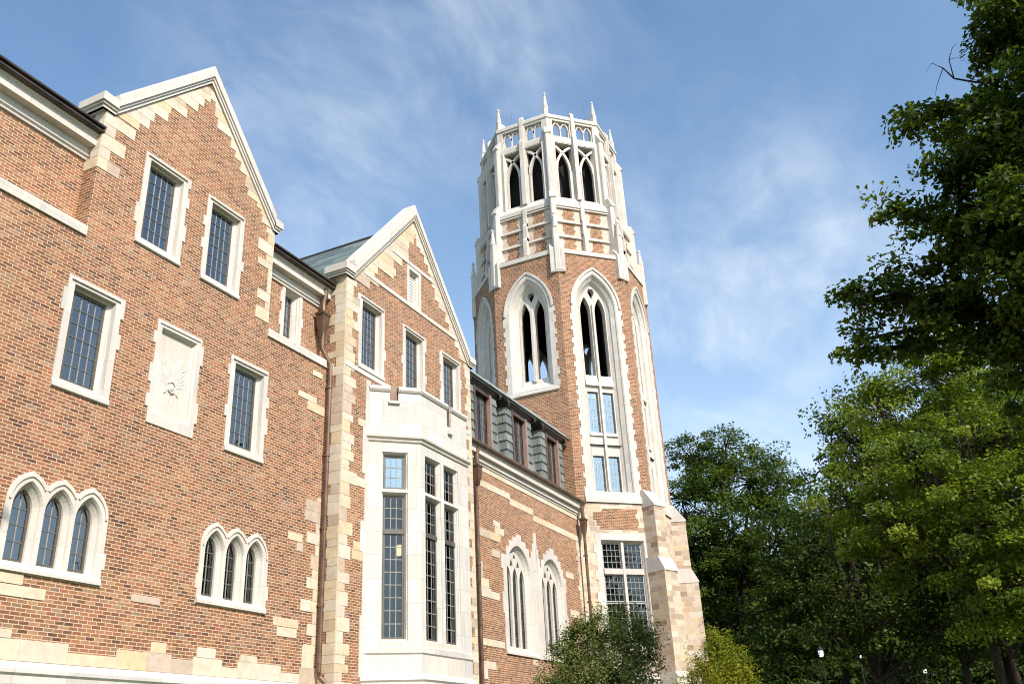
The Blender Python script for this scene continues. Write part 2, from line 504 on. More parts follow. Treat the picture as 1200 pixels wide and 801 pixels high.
def rake_stones(mb, F, ua, za, ub, zb, seed, dirn, lo=.25, hi=.75, w=-.012):
    """Stepped blocks under a sloping coping; (ua,za) foot, (ub,zb) apex; dirn=+1 when the wall lies to the right."""
    R = random.Random(seed); z = za
    while z < zb-.1:
        h = min(R.choice((.136, .204, .272, .272)), zb-z)
        f0 = (z-za)/(zb-za); f1 = (z+h-za)/(zb-za)
        x0 = ua+(ub-ua)*f0; x1 = ua+(ub-ua)*f1
        l = R.uniform(lo, hi)
        lim = abs(ub-(x0+x1)/2)
        if lim < .16: break
        w = -.012-R.random()*.004
        e = (x1 if abs(x1-ub) < abs(x0-ub) else x0)+dirn*min(l, max(.03, lim-.05))
        mb.tint = R.random()
        q = [(x0, z+.004), (e, z+.004), (e, z+h-.004), (x1, z+h-.004)]
        if dirn < 0: q = [q[1], q[0], q[3], q[2]]
        mb.mi = 0
        mb.face([F(*p, w) for p in q]); mb.loft(F, q, w, q, 0)
        mb.mi = 1
        q2 = [(x0, z), (e+dirn*.004, z), (e+dirn*.004, z+h), (x1, z+h)]
        if dirn < 0: q2 = [q2[1], q2[0], q2[3], q2[2]]
        mb.face([F(*p, w*.5) for p in q2]); mb.loft(F, q2, w*.5, q2, 0)
        mb.mi = 0
        z += h

# ------------------------------------------------------------------ windows
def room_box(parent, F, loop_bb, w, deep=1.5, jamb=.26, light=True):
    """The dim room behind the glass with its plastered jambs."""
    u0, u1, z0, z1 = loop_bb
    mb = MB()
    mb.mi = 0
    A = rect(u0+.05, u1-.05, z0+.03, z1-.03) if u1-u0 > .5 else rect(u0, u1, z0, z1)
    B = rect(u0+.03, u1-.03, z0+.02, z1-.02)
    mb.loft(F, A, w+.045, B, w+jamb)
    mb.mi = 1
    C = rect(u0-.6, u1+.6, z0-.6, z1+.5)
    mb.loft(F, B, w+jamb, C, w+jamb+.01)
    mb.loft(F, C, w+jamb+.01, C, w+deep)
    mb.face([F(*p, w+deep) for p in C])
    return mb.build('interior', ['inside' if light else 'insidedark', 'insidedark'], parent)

def glazing(parent, F, loop, w, cols, rows, bb, frame=.055, came='lead', glass='glass', bar=.011, deep=1.5, light=True, room=True, frame_mat='bronze'):
    """Sash, cames and pane within a loop (inset copies of the loop come from its bounding box)."""
    u0, u1, z0, z1 = bb
    def inset(d):
        cu = (u0+u1)/2; hw = (u1-u0)/2; cz = z0
        sx = (hw-d)/hw; sz = (z1-z0-2*d)/(z1-z0)
        return [(cu+(p[0]-cu)*sx, z0+d+(p[1]-z0)*sz) for p in loop]
    ins = inset(frame)
    sb = MB()
    sb.poly(F, loop, [ins], w, w+.05, side_outer=True)
    sb.build('sash', frame_mat, parent)
    gb = MB()
    ui0, ui1 = u0+frame, u1-frame; zi0, zi1 = z0+frame, z1-frame
    poly = ins
    def zspan(u):
        zs = []
        n = len(poly)
        for i in range(n):
            a, b = poly[i], poly[(i+1) % n]
            if (a[0]-u)*(b[0]-u) < 0: zs.append(a[1]+(b[1]-a[1])*(u-a[0])/(b[0]-a[0]))
        return (min(zs), max(zs)) if len(zs) > 1 else None
    def uspan(z):
        us = []
        n = len(poly)
        for i in range(n):
            a, b = poly[i], poly[(i+1) % n]
            if (a[1]-z)*(b[1]-z) < 0: us.append(a[0]+(b[0]-a[0])*(z-a[1])/(b[1]-a[1]))
        return (min(us), max(us)) if len(us) > 1 else None
    for k in range(1, cols):
        u = ui0+(ui1-ui0)*k/cols+1e-4
        zz = zspan(u)
        gb.mi = 1
        if zz: gb.box(F, u-bar, u+bar, zz[0], zz[1], w+.012, w+.034)
    for k in range(1, rows):
        z = zi0+(zi1-zi0)*k/rows+1e-4
        uu = uspan(z)
        gb.mi = 0
        if uu: gb.box(F, uu[0], uu[1], z-bar, z+bar, w+.009, w+.037)
    if gb.v: gb.build('glazing_bars', [came, 'leadmid' if came == 'lead' else came], parent)  # uprights take the paler lead, coloured as if sunlit
    pb = MB()
    if len(loop) == 4 and cols*rows > 1:      # each leaded pane has its own slight lean
        R = random.Random(int((u0+z0)*1000) & 0xffff)
        for i in range(cols):
            for k in range(rows):
                a0 = ui0+(ui1-ui0)*i/cols; a1 = ui0+(ui1-ui0)*(i+1)/cols
                b0 = zi0+(zi1-zi0)*k/rows; b1 = zi0+(zi1-zi0)*(k+1)/rows
                d = [w+.023+R.uniform(-.0022, .0022) for _ in range(4)]
                pb.face([F(a0, b0, d[0]), F(a1, b0, d[1]), F(a1, b1, d[2]), F(a0, b1, d[3])])
    else:
        pb.poly(F, ins, (), w+.023)
    pb.build('pane', glass, parent)
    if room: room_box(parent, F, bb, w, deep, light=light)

def moulded(mb, F, outer, mk, proud=.02, steps=((0, .0), (.045, .03), (.05, .06), (.10, .14), (.115, .2)), back=None):
    steps = tuple(steps)
    """A stone surround: flat toothed face round an opening and stepped, splayed jambs. mk(d) is the opening inset by d."""
    mb.poly(F, outer, [mk(0)], -proud, .01, side_holes=False)
    prev = (0, -proud)
    for d, w in steps:
        mb.loft(F, mk(prev[0]), prev[1], mk(d), w)
        prev = (d, w)
    if back:
        mb.loft(F, mk(prev[0]), prev[1], mk(prev[0]), back)
    return prev

def std_window(hall, F, u0, u1, z0, z1, seed, cols=4, rows=6, glass='glass', label=None):
    """Squared window in a toothed limestone surround. Returns the hole to cut in the brick."""
    a0, a1, b0, b1 = u0+.15, u1-.15, z0+.18, z1-.16
    TOP = {0: 0, .012: 0, .03: .05, .034: .05, .10: .055, .115: .055}
    mk = lambda d: rect(a0+d, a1-d, b0+d*.6, b1-TOP.get(d, d))
    mb = MB()
    outer = toothed(u0, u1, z0, z1, .075, seed=seed)
    d, w = moulded(mb, F, outer, mk, steps=((0, .0), (.012, .085), (.03, .087), (.034, .10), (.10, .13), (.115, .155)))
    # drip moulding over the head
    mb.profile(F, [(-.02, z1-.10), (-.055, z1-.095), (-.055, z1-.065), (-.02, z1-.045)], u0+.06, u1-.06)
    # sloping sill
    mb.profile(F, [(-.021, z0+.02), (-.05, z0+.02), (-.05, z0+.09), (-.021, z0+.15)], u0, u1)
    mb.box(F, a0+.09, a1-.09, b0+.02, b0+.075, .10, .16)
    o = mb.build('window', 'lime_plain', hall)
    if label: o['label'] = label
    bb = (a0+d, a1-d, b0+d*.6, b1-TOP.get(d, d))
    glazing(o, F, mk(d), .14, cols, rows, bb, glass=glass)
    return rect(u0+.02, u1-.02, z0+.02, z1-.02)

def triple_lancet(hall, F, cs, seed, hw=.2, z0=3.32, glass='glass'):
    """Three pointed lights under one scalloped limestone surround."""
    sp = cs[1]-cs[0]; ho = .43; zs = 4.52; za = 5.07
    outer = [(cs[0]-ho, z0), (cs[2]+ho, z0)]
    R = random.Random(seed)
    # right side with teeth
    z = z0
    tl = []
    for k in range(4):
        zz = z0+(zs-z0)*(k+1)/4; e = .06 if k in (1,) else 0
        tl += [(cs[2]+ho+e, z), (cs[2]+ho+e, zz)]; z = zz
    outer = [(cs[0]-ho, z0)]+tl
    arcs = []
    for c in cs[::-1]:
        L = lancet(c, ho, zs-.1, zs, za, 9)[2:]
        for p in L:
            if c != cs[2] and p[0] > c+sp/2+1e-4: continue
            if c != cs[0] and p[0] < c-sp/2-1e-4: continue
            arcs.append(p)
    outer += arcs
    zz = zs; tr = []
    for k in range(4):
        zn = zs-(zs-z0)*(k+1)/4; e = .06 if k in (2,) else 0
        tr += [(cs[0]-ho-e, zz), (cs[0]-ho-e, zn)]; zz = zn
    outer += tr[:-1]+[]
    clean = []
    for p in outer:
        if not clean or (abs(p[0]-clean[-1][0])+abs(p[1]-clean[-1][1])) > 1e-4: clean.append(p)
    if (abs(clean[0][0]-clean[-1][0])+abs(clean[0][1]-clean[-1][1])) < 1e-4: clean.pop()
    mb = MB()
    mks = [lambda d, c=c: lancet(c, hw+.10-d, z0+.14+d*.7, zs-.10, zs+.38-d*1.25, 7) for c in cs]
    mb.poly(F, clean, [k(0) for k in mks], -.02, .01, side_holes=False)
    for mk in mks:
        prev = (0, -.02)
        for d, w in ((.025, .02), (.035, .05), (.095, .14), (.10, .19)):
            mb.loft(F, mk(prev[0]), prev[1], mk(d), w); prev = (d, w)
    # arched hood mould following the three points
    for c in cs:
        L = [p for p in lancet(c, ho-.06, zs-.1, zs, za-.075, 9)[2:] if abs(p[0]-c) <= sp/2+(.2 if (c == cs[0] and p[0] < c) or (c == cs[2] and p[0] > c) else -.02)]
        mb.strip(F, L, .02, -.045, -.018)
    mb.profile(F, [(-.021, z0+.01), (-.055, z0+.01), (-.055, z0+.07), (-.021, z0+.15)], cs[0]-ho, cs[2]+ho)
    o = mb.build('window', 'lime_plain', hall)
    for c in cs:
        L = lancet(c, hw, z0+.21, zs-.10, zs+.255, 7)
        glazing(o, F, L, .18, 2, 4, (c-hw, c+hw, z0+.21, zs+.255), frame=.045, glass=glass, room=False)
    room_box(o, F, (cs[0]-.3, cs[2]+.3, z0+.2, zs+.3), .19)
    hole = [(cs[0]-ho+.02, z0+.02), (cs[2]+ho-.02, z0+.02), (cs[2]+ho-.02, zs), (cs[2]+.12, za-.2), (cs[0]-.12, za-.2), (cs[0]-ho+.02, zs)]
    return hole

# ================================================================== ACADEMIC HALL
hall = thing('academic_hall', 10, 14.2, -ZO, 'long red brick gothic hall with limestone windows, two gables and a slate wing', 'building')
YM, YU, YG = 14.2, 14.6, 13.8
F0 = Fr(0, YM, 1, 0); FU = Fr(0, YU, 1, 0); FG = Fr(0, YG, 1, 0)
XL = -9.0
G1L, G1R, G1A, G1AZ, G1S = 10.52, 16.04, 13.30, 16.02, 13.12     # first gable: edges, apex, springing
G2L, G2R, G2A, G2AZ, G2S = 18.73, 26.02, 22.34, 16.80, 12.85
BAND = 10.15

holes = []
holes.append(std_window(hall, F0, 11.68, 12.98, 10.49, 12.85, 3, label='tall window left in the nearer gable'))
holes.append(std_window(hall, F0, 13.62, 14.91, 10.50, 12.84, 5))
holes.append(std_window(hall, F0, 10.33, 11.63, 6.71, 9.06, 8))
holes.append(std_window(hall, F0, 14.86, 16.17, 6.70, 9.06, 6))
holes.append(triple_lancet(hall, F0, (10.31, 10.95, 11.59), 1))
holes.append(triple_lancet(hall, F0, (14.88, 15.52, 16.16), 2, glass='glassdark'))
# further windows of the same front, past the left edge of the picture
holes.append(std_window(hall, F0, 5.3, 6.6, 6.70, 9.06, 12))

# carved panel
def carved_panel():
    u0, u1, z0, z1 = 12.60, 13.90, 6.70, 9.05
    a0, a1, b0, b1 = u0+.13, u1-.13, z0+.24, z1-.16
    mk = lambda d: rect(a0+d, a1-d, b0+d, b1-d)
    mb = MB()
    moulded(mb, F0, toothed(u0, u1, z0, z1, .075, seed=21), mk, steps=((.03, .02), (.035, .045), (.07, .085)))
    mb.face([F0(*p, .085) for p in mk(.07)])
    mb.profile(F0, [(-.02, z1-.095), (-.045, z1-.09), (-.045, z1-.06), (-.02, z1-.04)], u0+.06, u1-.06)
    p = mb.build('carved_panel', 'lime_plain', hall)
    p['label'] = 'carved limestone panel between two windows'
    r = MB()
    c = (13.25, 7.78)
    def blade(u, z, ang, L, wd, h, w=.086):
        """A leaf-shaped feather in low relief, ridge along its middle."""
        ca, sa = math.cos(ang), math.sin(ang)
        N = 7; top = []; bl = []; br = []
        for i in range(N):
            t = i/(N-1); ww = wd*math.sin(PI*min(.999, .06+t*.93))**.8
            bend = .10*L*t*t*(1 if ca > 0 else -1)
            x = u+ca*L*t+bend*sa*.6; y = z+sa*L*t
            top.append((x, y, w-h*math.sin(PI*(.12+.8*t))))
            bl.append((x-sa*ww, y+ca*ww)); br.append((x+sa*ww, y-ca*ww))
        for i in range(N-1):
            r.face([F0(*bl[i], w), F0(*top[i]), F0(*top[i+1]), F0(*bl[i+1], w)])
            r.face([F0(*top[i]), F0(*br[i], w), F0(*br[i+1], w), F0(*top[i+1])])
    for k, a in enumerate((18, 30, 42, 53, 63, 72, 80, 87)):        # two spread wings of feathers
        L = (.24, .31, .38, .45, .52, .56, .52, .44)[k]
        for sg in (1, -1):
            an = math.radians(a) if sg > 0 else PI-math.radians(a)
            blade(c[0]+sg*(.09-.006*k), c[1]-.08+k*.03, an, L, .046, .013)
    for k, a in enumerate((40, 58, 74)):
        for sg in (1, -1):
            an = math.radians(a) if sg > 0 else PI-math.radians(a)
            blade(c[0]+sg*.15, c[1]+.26+k*.06, an, .36-.05*k, .03, .012)
    for sg in (1, -1):                                    # trailing ribbons
        blade(c[0]+sg*.03, c[1]-.22, -PI/2+sg*.14, .46, .026, .018)
        blade(c[0]+sg*.12, c[1]-.20, -PI/2+sg*.85, .13, .02, .030)
    N = 14                                                # small rounded boss
    for i in range(5):
        ra, rb = 1-i/5, 1-(i+1)/5
        A = [(c[0]+.085*ra*math.cos(2*PI*k/N), c[1]-.10+.10*ra*math.sin(2*PI*k/N)) for k in range(N)]
        B = [(c[0]+.085*rb*math.cos(2*PI*k/N), c[1]-.10+.10*rb*math.sin(2*PI*k/N)) for k in range(N)]
        r.loft(F0, A, .087-.045*math.sqrt(max(0, 1-ra*ra)), B, .087-.045*math.sqrt(max(0, 1-rb*rb)))
    r.strip(F0, [(c[0]-.09, c[1]-.02), (c[0]-.03, c[1]+.03), (c[0]+.03, c[1]+.03), (c[0]+.09, c[1]-.02)], .014, .055, .088)
    r.strip(F0, [(c[0]-.09, c[1]-.17), (c[0], c[1]-.235), (c[0]+.09, c[1]-.17)], .014, .045, .088)
    r.build('relief', 'lime_plain', p, smooth=True)
    return rect(u0+.02, u1-.02, z0+.02, z1-.02)
holes.append(carved_panel())

wall = MB()
outer = [(XL, -ZO), (G2L, -ZO), (G2L, BAND), (G1R, BAND), (G1R, G1S), (G1A, G1AZ), (G1L, G1S), (G1L, BAND), (XL, BAND)]
wall.poly(F0, outer, holes)
# returns of the gable above the band
for u in (G1L, G1R):
    a, b = F0(u, BAND), F0(u, BAND, .45)
    wall.face([F0(u, BAND), F0(u, BAND, .45), F0(u, G1S+.3, .45), F0(u, G1S+.0, 0)])
# set-back upper walls either side of the gable
h8 = []
w8 = MB()
W8 = (16.95, 17.80, 10.32, 12.10)
mk8 = lambda d: rect(W8[0]+.12+d, W8[1]-.12-d, W8[2]+.13+d*.5, W8[3]-.11-d)
d8, _ = moulded(w8, FU, toothed(*W8, .06, seed=4), mk8)
w8.profile(FU, [(-.02, W8[3]-.09), (-.045, W8[3]-.085), (-.045, W8[3]-.06), (-.02, W8[3]-.04)], W8[0]+.05, W8[1]-.05)
w8o = w8.build('window', 'lime_plain', hall)
glazing(w8o, FU, mk8(d8), .19, 3, 6, (W8[0]+.12+d8, W8[1]-.12-d8, W8[2]+.13+d8*.5, W8[3]-.11-d8), frame=.045)
wall.poly(FU, rect(G1R-.3, G2L, BAND, 12.3), [rect(W8[0]+.02, W8[1]-.02, W8[2]+.02, W8[3]-.02)])
wall.poly(FU, rect(XL, G1L+.3, BAND, 12.3))
# far end and back of the block
FE = Fr(XL, 26.0, 0, -1)
wall.poly(FE, [(0, -ZO), (11.8, -ZO), (11.8, 10.2), (11.4, 10.2), (11.4, 12.3), (5.7, 16.2), (0, 12.3)])
FB = Fr(36.3, 26.0, -1, 0)
wall.poly(FB, rect(0, 36.3-XL, -ZO, 12.3))
wall.build('brick_wall', 'brick', hall)

# ---- stone bands, ledge, plinth of the main front
for (a, b) in ((XL, G1L), (G1R, G2L-.0)):
    sc = MB()
    sc.profile(F0, [(0., BAND-.14), (-.045, BAND-.14), (-.045, BAND+.06), (-.02, BAND+.09), (.4, BAND+.28)], a, b)
    sc.build('string_course', 'lime_plain', hall)
pl = MB()
pl.profile(F0, [(-.0, 1.93), (-.03, 1.92), (-.14, 1.80), (-.14, 1.74), (-.10, 1.70), (-.10, .9), (-.16, .8), (-.16, -ZO)], XL, G2L)
pl.build('plinth', 'lime', hall)
# irregular footing of squared stones over the ledge
ft = MB()
u = XL
R = random.Random(5)
while u < G2L-.2:
    l = min(R.uniform(.35, 1.1), G2L-.13-u)
    hgt = R.choice((.20, .27, .34, .41, .41, .47))
    if 17.6 < u: hgt = R.choice((.6, .75, .9))
    stone(ft, F0, u, u+l, 1.93, 1.93+min(hgt, .34), tint=R.random())
    if hgt > .36:
        stone(ft, F0, u+.1*l, u+.75*l, 2.27, 2.27+(hgt-.27), tint=R.random())
    u += l
fq = MB()
quoin_run(fq, F0, G2L-.26, -1, 2.6, 6.4, .12, .62, seed=31)
fq.build('quoins', ['sand', 'mortar'], hall)
def front_stone(*b):
    mb = MB(); stone(mb, F0, *b); mb.build('inset_stone', ['sand', 'mortar'], hall)
for b in ((12.80, 13.14, 3.15, 3.29), (13.14, 13.52, 3.15, 3.29), (10.0, 10.47, 3.13, 3.30), (9.55, 10.0, 3.13, 3.3), (9.6, 10.94, 2.93, 3.12),
          (8.0, 9.6, 2.86, 3.12), (17.36, 18.1, 8.85, 9.02), (17.75, 18.46, 8.6, 8.85), (8.35, 8.62, 9.1, 9.35), (8.0, 8.5, 8.86, 9.1), (17.9, 18.3, 9.62, 9.78), (17.26, 17.8, 5.14, 5.33), (17.6, 17.83, 4.92, 5.13),
          (16.9, 17.8, 3.12, 3.32), (17.05, 17.75, 2.9, 3.11)):
    front_stone(*b)
ft.build('footing_stones', ['sand', 'mortar'], hall)

# ---- gable 1 dressings
def coping(apexu, apexz, lu, lz, ru, rz, F, kl, kr, name='coping', w0=-.13, w1=.40, th=.36):
    mb = MB()
    def rk(off0, off1, wa, wb):
        """Both rakes as one chevron between two offsets above the wall line."""
        pts = []
        sl = (apexz-lz)/(apexu-lu); sr = (apexz-rz)/(ru-apexu)
        cl = math.hypot(1, sl); cr = math.hypot(1, sr)
        o = [(lu, lz+off0*cl), (apexu, apexz+off0*(cl+cr)/2), (ru, rz+off0*cr)]
        i = [(lu, lz+off1*cl), (apexu, apexz+off1*(cl+cr)/2), (ru, rz+off1*cr)]
        for k in (0, 1):
            mb.hexa([F(*o[k], wa), F(*o[k+1], wa), F(*o[k+1], wb), F(*o[k], wb), F(*i[k], wa), F(*i[k+1], wa), F(*i[k+1], wb), F(*i[k], wb)])
    rk(.0, .07, w0+.075, w1)
    rk(.07, .125, w0+.04, w1)
    rk(.125, .30, w0, w1)
    rk(.30, th, w0+.05, w1-.03)
    # level kneelers at the feet, their mouldings returned round the end
    for (uu, zz, sg, ln) in ((lu, lz, -1, kl), (ru, rz, 1, kr)):
        prof = [(.06, zz-.02), (-.0, zz-.02), (-.0, zz+.06), (-.035, zz+.06), (-.035, zz+.115), (-.075, zz+.12), (-.075, zz+.31), (-.03, zz+.32), (-.03, zz+.37), (.05, zz+.385), (w1*.5, zz+.40)]
        ub = uu+sg*ln; wf = w0+.075
        for (wa, za), (wb, zb_) in zip(prof, prof[1:]):
            ea, eb = ub-sg*wa, ub-sg*wb
            q = [F(uu, za, wf+wa), F(ea, za, wf+wa), F(eb, zb_, wf+wb), F(uu, zb_, wf+wb)]
            mb.face(q)
            mb.face([F(ea, za, wf+wa), F(ea, za, w1+.25), F(eb, zb_, w1+.25), F(eb, zb_, wf+wb)])
        mb.face([F(uu, zz-.02, wf), F(ub, zz-.02, wf), F(ub, zz-.02, w1+.25), F(uu, zz-.02, w1+.25)])
    return mb.build(name, 'lime_plain', hall)
cop1 = coping(G1A, G1AZ-.05, 10.72, 13.17, 15.93, 13.05, F0, .34, .22)
q1 = MB()
rake_stones(q1, F0, 10.74, 13.2, G1A, G1AZ-.1, 3, 1, .2, .62)
rake_stones(q1, F0, 15.93, 13.07, G1A, G1AZ-.1, 4, -1, .12, .42)
quoin_run(q1, F0, G1L, 1, 11.7, 13.15, .2, .85, seed=8)
quoin_run(q1, F0, G1R, -1, 10.35, 13.05, .12, .62, seed=9)
FR1 = Fr(G1L, YU, 0, -1)    # left return of the gable, its right edge at the corner
quoin_run(q1, FR1, .4, -1, 11.7, 13.3, .25, .39, seed=8)
q1.build('quoins', ['sand', 'mortar'], hall)

# ---- main cornice and copper gutters
prof = [(0, 11.98), (-.05, 11.98), (-.05, 12.03), (-.09, 12.06), (-.09, 12.26), (-.27, 12.27), (-.27, 12.47), (-.32, 12.52), (-.32, 12.55), (0, 12.56)]
gprof = [(-.28, 12.54), (-.42, 12.545), (-.435, 12.56), (-.435, 12.60), (-.40, 12.61), (-.40, 12.645), (-.47, 12.66), (-.47, 12.70), (-.44, 12.71), (-.44, 12.66), (-.30, 12.62)]
for (a, b) in ((XL, G1L+.02), (G1R, G2L-.02)):
    co = MB(); gu = MB()
    co.profile(FU, prof, a, b); gu.profile(FU, gprof, a, b)
    co.build('cornice', 'lime', hall)
    gu.build('gutter', 'copper_dark', hall)

# ---- main roof (lower pitch) and gable roofs
rf = MB()
FT = 12.62
ridge = 16.3
for (a, b) in ((XL-.2, G2R),):
    rf.face([(a, YU-.25, FT), (b, YU-.25, FT), (b, 20.3, ridge), (a, 20.3, ridge)])
    rf.face([(b, 26.3, FT), (a, 26.3, FT), (a, 20.3, ridge), (b, 20.3, ridge)])
rf.face([(G2R, YU-.25, FT), (G2R, 26.3, FT), (G2R, 20.3, ridge)])
def gable_roof(lu, ru, au, ez, rz, y0, y1):
    rf.face([(lu, y0, ez), (au, y0, rz), (au, y1, rz), (lu, y1, ez)])
    rf.face([(au, y0, rz), (ru, y0, ez), (ru, y1, ez), (au, y1, rz)])
gable_roof(G1L-.05, G1R+.05, G1A, 12.75, 15.75, YM+.2, 20.2)
gable_roof(G2L-.1, G2R+.1, G2A, 12.75, 16.60, YG+.25, 21.0)
rf.build('roof', 'slate_roof', hall)
rc = MB()
rc.tube([(G2A, YG+.3, 16.62), (G2A, 21, 16.62)], .05, 6)
rc.build('ridge_cap', 'copper_dark', hall)

# ---- conductor head and downpipes
def downpipe(x, y, ztop, zbot, hop=None, jog=None, top=None, name='downpipe'):
    mb = MB()
    pts = [(x, y, ztop)]
    if jog: pts = [(jog[0], jog[1], ztop), (jog[0], jog[1], jog[2]), (x, y, jog[2]-.55)]
    pts += [(x, y, zbot+.25), (x+.02, y-.02, zbot+.12), (x+.10, y-.12, zbot)]
    mb.tube(pts, .062, 10)
    z = (jog[2]-1.2) if jog else ztop-1
    while z > zbot+.5:
        mb.tube([(x, y, z-.035), (x, y, z+.035)], .078, 10)
        mb.box(Fr(x, y, 1, 0), -.03, .03, z-.02, z+.02, .0, .14)
        z -= 1.9
    o = mb.build(name, 'copper', hall)
    if hop:
        hb = MB()
        hx, hy, z1, z0 = hop
        f = Fr(hx, hy, 1, 0)
        for (za, ra, zb, rb) in ((z0-.40, .062, z0, .135), (z0, .135, z0+.42*(z1-z0), .15), (z0+.42*(z1-z0), .15, z1-.07, .155), (z1-.07, .18, z1, .185)):
            hb.hexa([f(-ra, za, -ra*.8), f(ra, za, -ra*.8), f(ra, za, ra*.8), f(-ra, za, ra*.8),
                     f(-rb, zb, -rb*.8), f(rb, zb, -rb*.8), f(rb, zb, rb*.8), f(-rb, zb, rb*.8)])
        if top:
            hb.tube([(hx, hy, z1-.05), (hx, hy, z1+.35), (hx+.04, hy-.02, z1+.6), (hx, hy+.0, top)], [.075, .075, .09, .10], 10)
        hb.build('conductor_head', 'copper', o)
    return o
downpipe(18.47, 14.06, 11.25, 1.95, hop=(18.46, 14.38, 11.72, 11.36), jog=(18.46, 14.36, 10.62), top=12.5)
downpipe(26.73, 14.05, 8.9, 1.2, hop=(26.73, 14.0, 9.36, 9.05), top=9.95)
downpipe(36.05, 13.86, 8.8, 1.2, hop=(36.05, 13.86, 9.35, 9.0), top=9.9)

# ================================================================== gable 2 (projecting front)
hg = []
G2W = ((19.35, 20.66, 10.28, 12.62), (21.68, 22.99, 10.28, 12.62), (24.0, 25.31, 10.28, 12.60))
for k, (a, b, c, d) in enumerate(G2W):
    hg.append(std_window(hall, FG, a, b, c, d, 30+k, cols=4, rows=7, glass='glass' if k == 0 else 'glass'))
# blind attic light with a pale shutter
aw = MB()
A = (21.92, 22.76, 13.47, 14.86)
mka = lambda d: rect(A[0]+.13+d, A[1]-.13-d, A[2]+.12+d, A[3]-.12-d)
da, _ = moulded(aw, FG, rect(*A), mka, steps=((.0, .03), (.04, .05), (.06, .16)))
awo = aw.build('window', 'lime_plain', hall)
awo['label'] = 'small blind attic window with white shutter'
sh = MB(); sh.box(FG, A[0]+.17, A[1]-.17, A[2]+.16, A[3]-.16, .15, .2)
for k in range(9):
    z = A[2]+.2+k*.11
    sh.profile(FG, [(.15, z), (.125, z), (.15, z+.09)], A[0]+.22, A[1]-.22)
sh.build('shutter', 'blind', awo)
hg.append(rect(A[0]+.02, A[1]-.02, A[2]+.02, A[3]-.02))
gw = MB()
gw.poly(FG, [(G2L, -ZO), (G2R, -ZO), (G2R, G2S), (G2A, G2AZ), (G2L, G2S)], hg)
for u in (G2L, G2R):
    gw.face([FG(u, -ZO), FG(u, -ZO, .85), FG(u, G2S+.2, .85), FG(u, G2S)])
gw.build('brick_wall', 'brick', hall)
coping(G2A-.05, G2AZ-.1, 18.98, 12.93, 25.85, 12.72, FG, .38, .36, w0=-.14, th=.40)
# string courses across the gable
def strg(z0, z1, u0, u1, pr=.03):
    s2 = MB()
    s2.profile(FG, [(0, z0), (-pr, z0+.01), (-pr, z1-.03), (0, z1)], u0, u1)
    s2.build('string_course', 'lime_plain', hall)
strg(13.35, 13.52, 19.55, 25.15); strg(14.88, 15.04, 21.05, 23.55)
strg(10.13, 10.29, G2L+.02, 25.9)
q2 = MB()
rake_stones(q2, FG, 19.02, 12.97, G2A, G2AZ-.15, 13, 1, .35, 1.15)
rake_stones(q2, FG, 25.83, 12.76, G2A, G2AZ-.15, 14, -1, .16, .55)
quoin_run(q2, FG, G2L, 1, -.2, 12.9, .26, .72, seed=15)
quoin_run(q2, FG, G2R, -1, -.2, 12.7, .18, .5, seed=16)
FR2 = Fr(G2L, YU+.0, 0, -1)
quoin_run(q2, FR2, .8, -1, -.2, 13.0, .26, .60, seed=15)
for b in ((19.45, 19.97, 8.6, 8.82), (19.4, 19.9, 6.9, 7.15), (19.3, 19.93, 4.95, 5.2), (19.35, 19.98, 5.2, 5.42)):
    stone(q2, FG, *b)
q2.build('quoins', ['sand', 'mortar'], hall)

# ================================================================== canted bay window
BX0, BD = 19.94, 1.05
BX1 = BX0+BD; BXR = 23.70; BYF = YG-BD
FC = Fr(BX0, YG, 1, -1)          # left cant, u from the wall out
FF = Fr(0, BYF, 1, 0)            # front of the bay
FCR = Fr(BXR, BYF, 1, 1)         # right cant
LC = BD*math.sqrt(2)
bay = MB()
zb0, zt = 2.12, 9.55
def bay_window(F, lights, tiers, w=.17):
    """Openings on one side of the bay: lights = [(u0,u1)], tiers = [(z0,z1)]; returns holes."""
    return [rect(a, b, c, d) for a, b in lights for c, d in tiers]
TI = [(3.05, 5.78), (5.84, 6.78), (6.98, 7.92)]
LCa = [(.47, 1.03)]
LF = [(21.29, 21.99), (22.33, 23.02)]
def side(F, lights, u0, u1):
    hs = []
    for a, b in lights:
        hs.append(rect(a-.08, b+.08, TI[0][0]-.05, TI[1][1]+.08)); hs.append(rect(a-.08, b+.08, TI[2][0]-.05, TI[2][1]+.08))
    bay.poly(F, rect(u0, u1, zb0, 8.3), hs)
    for a, b in lights:
        for (c, d) in ((TI[0][0], TI[1][1]), (TI[2][0], TI[2][1])):
            A0 = rect(a-.08, b+.08, c-.05, d+.08); B0 = rect(a-.05, b+.05, c-.02, d+.05); C0_ = rect(a-.01, b+.01, c-.0, d+.01)
            bay.loft(F, A0, 0, A0, .03); bay.loft(F, A0, .03, B0, .035); bay.loft(F, B0, .035, C0_, .13); bay.loft(F, C0_, .13, C0_, .24)
side(FC, LCa, 0, LC); side(FF, LF, BX1, BXR); side(FCR, [(.45, 1.02)], 0, LC)
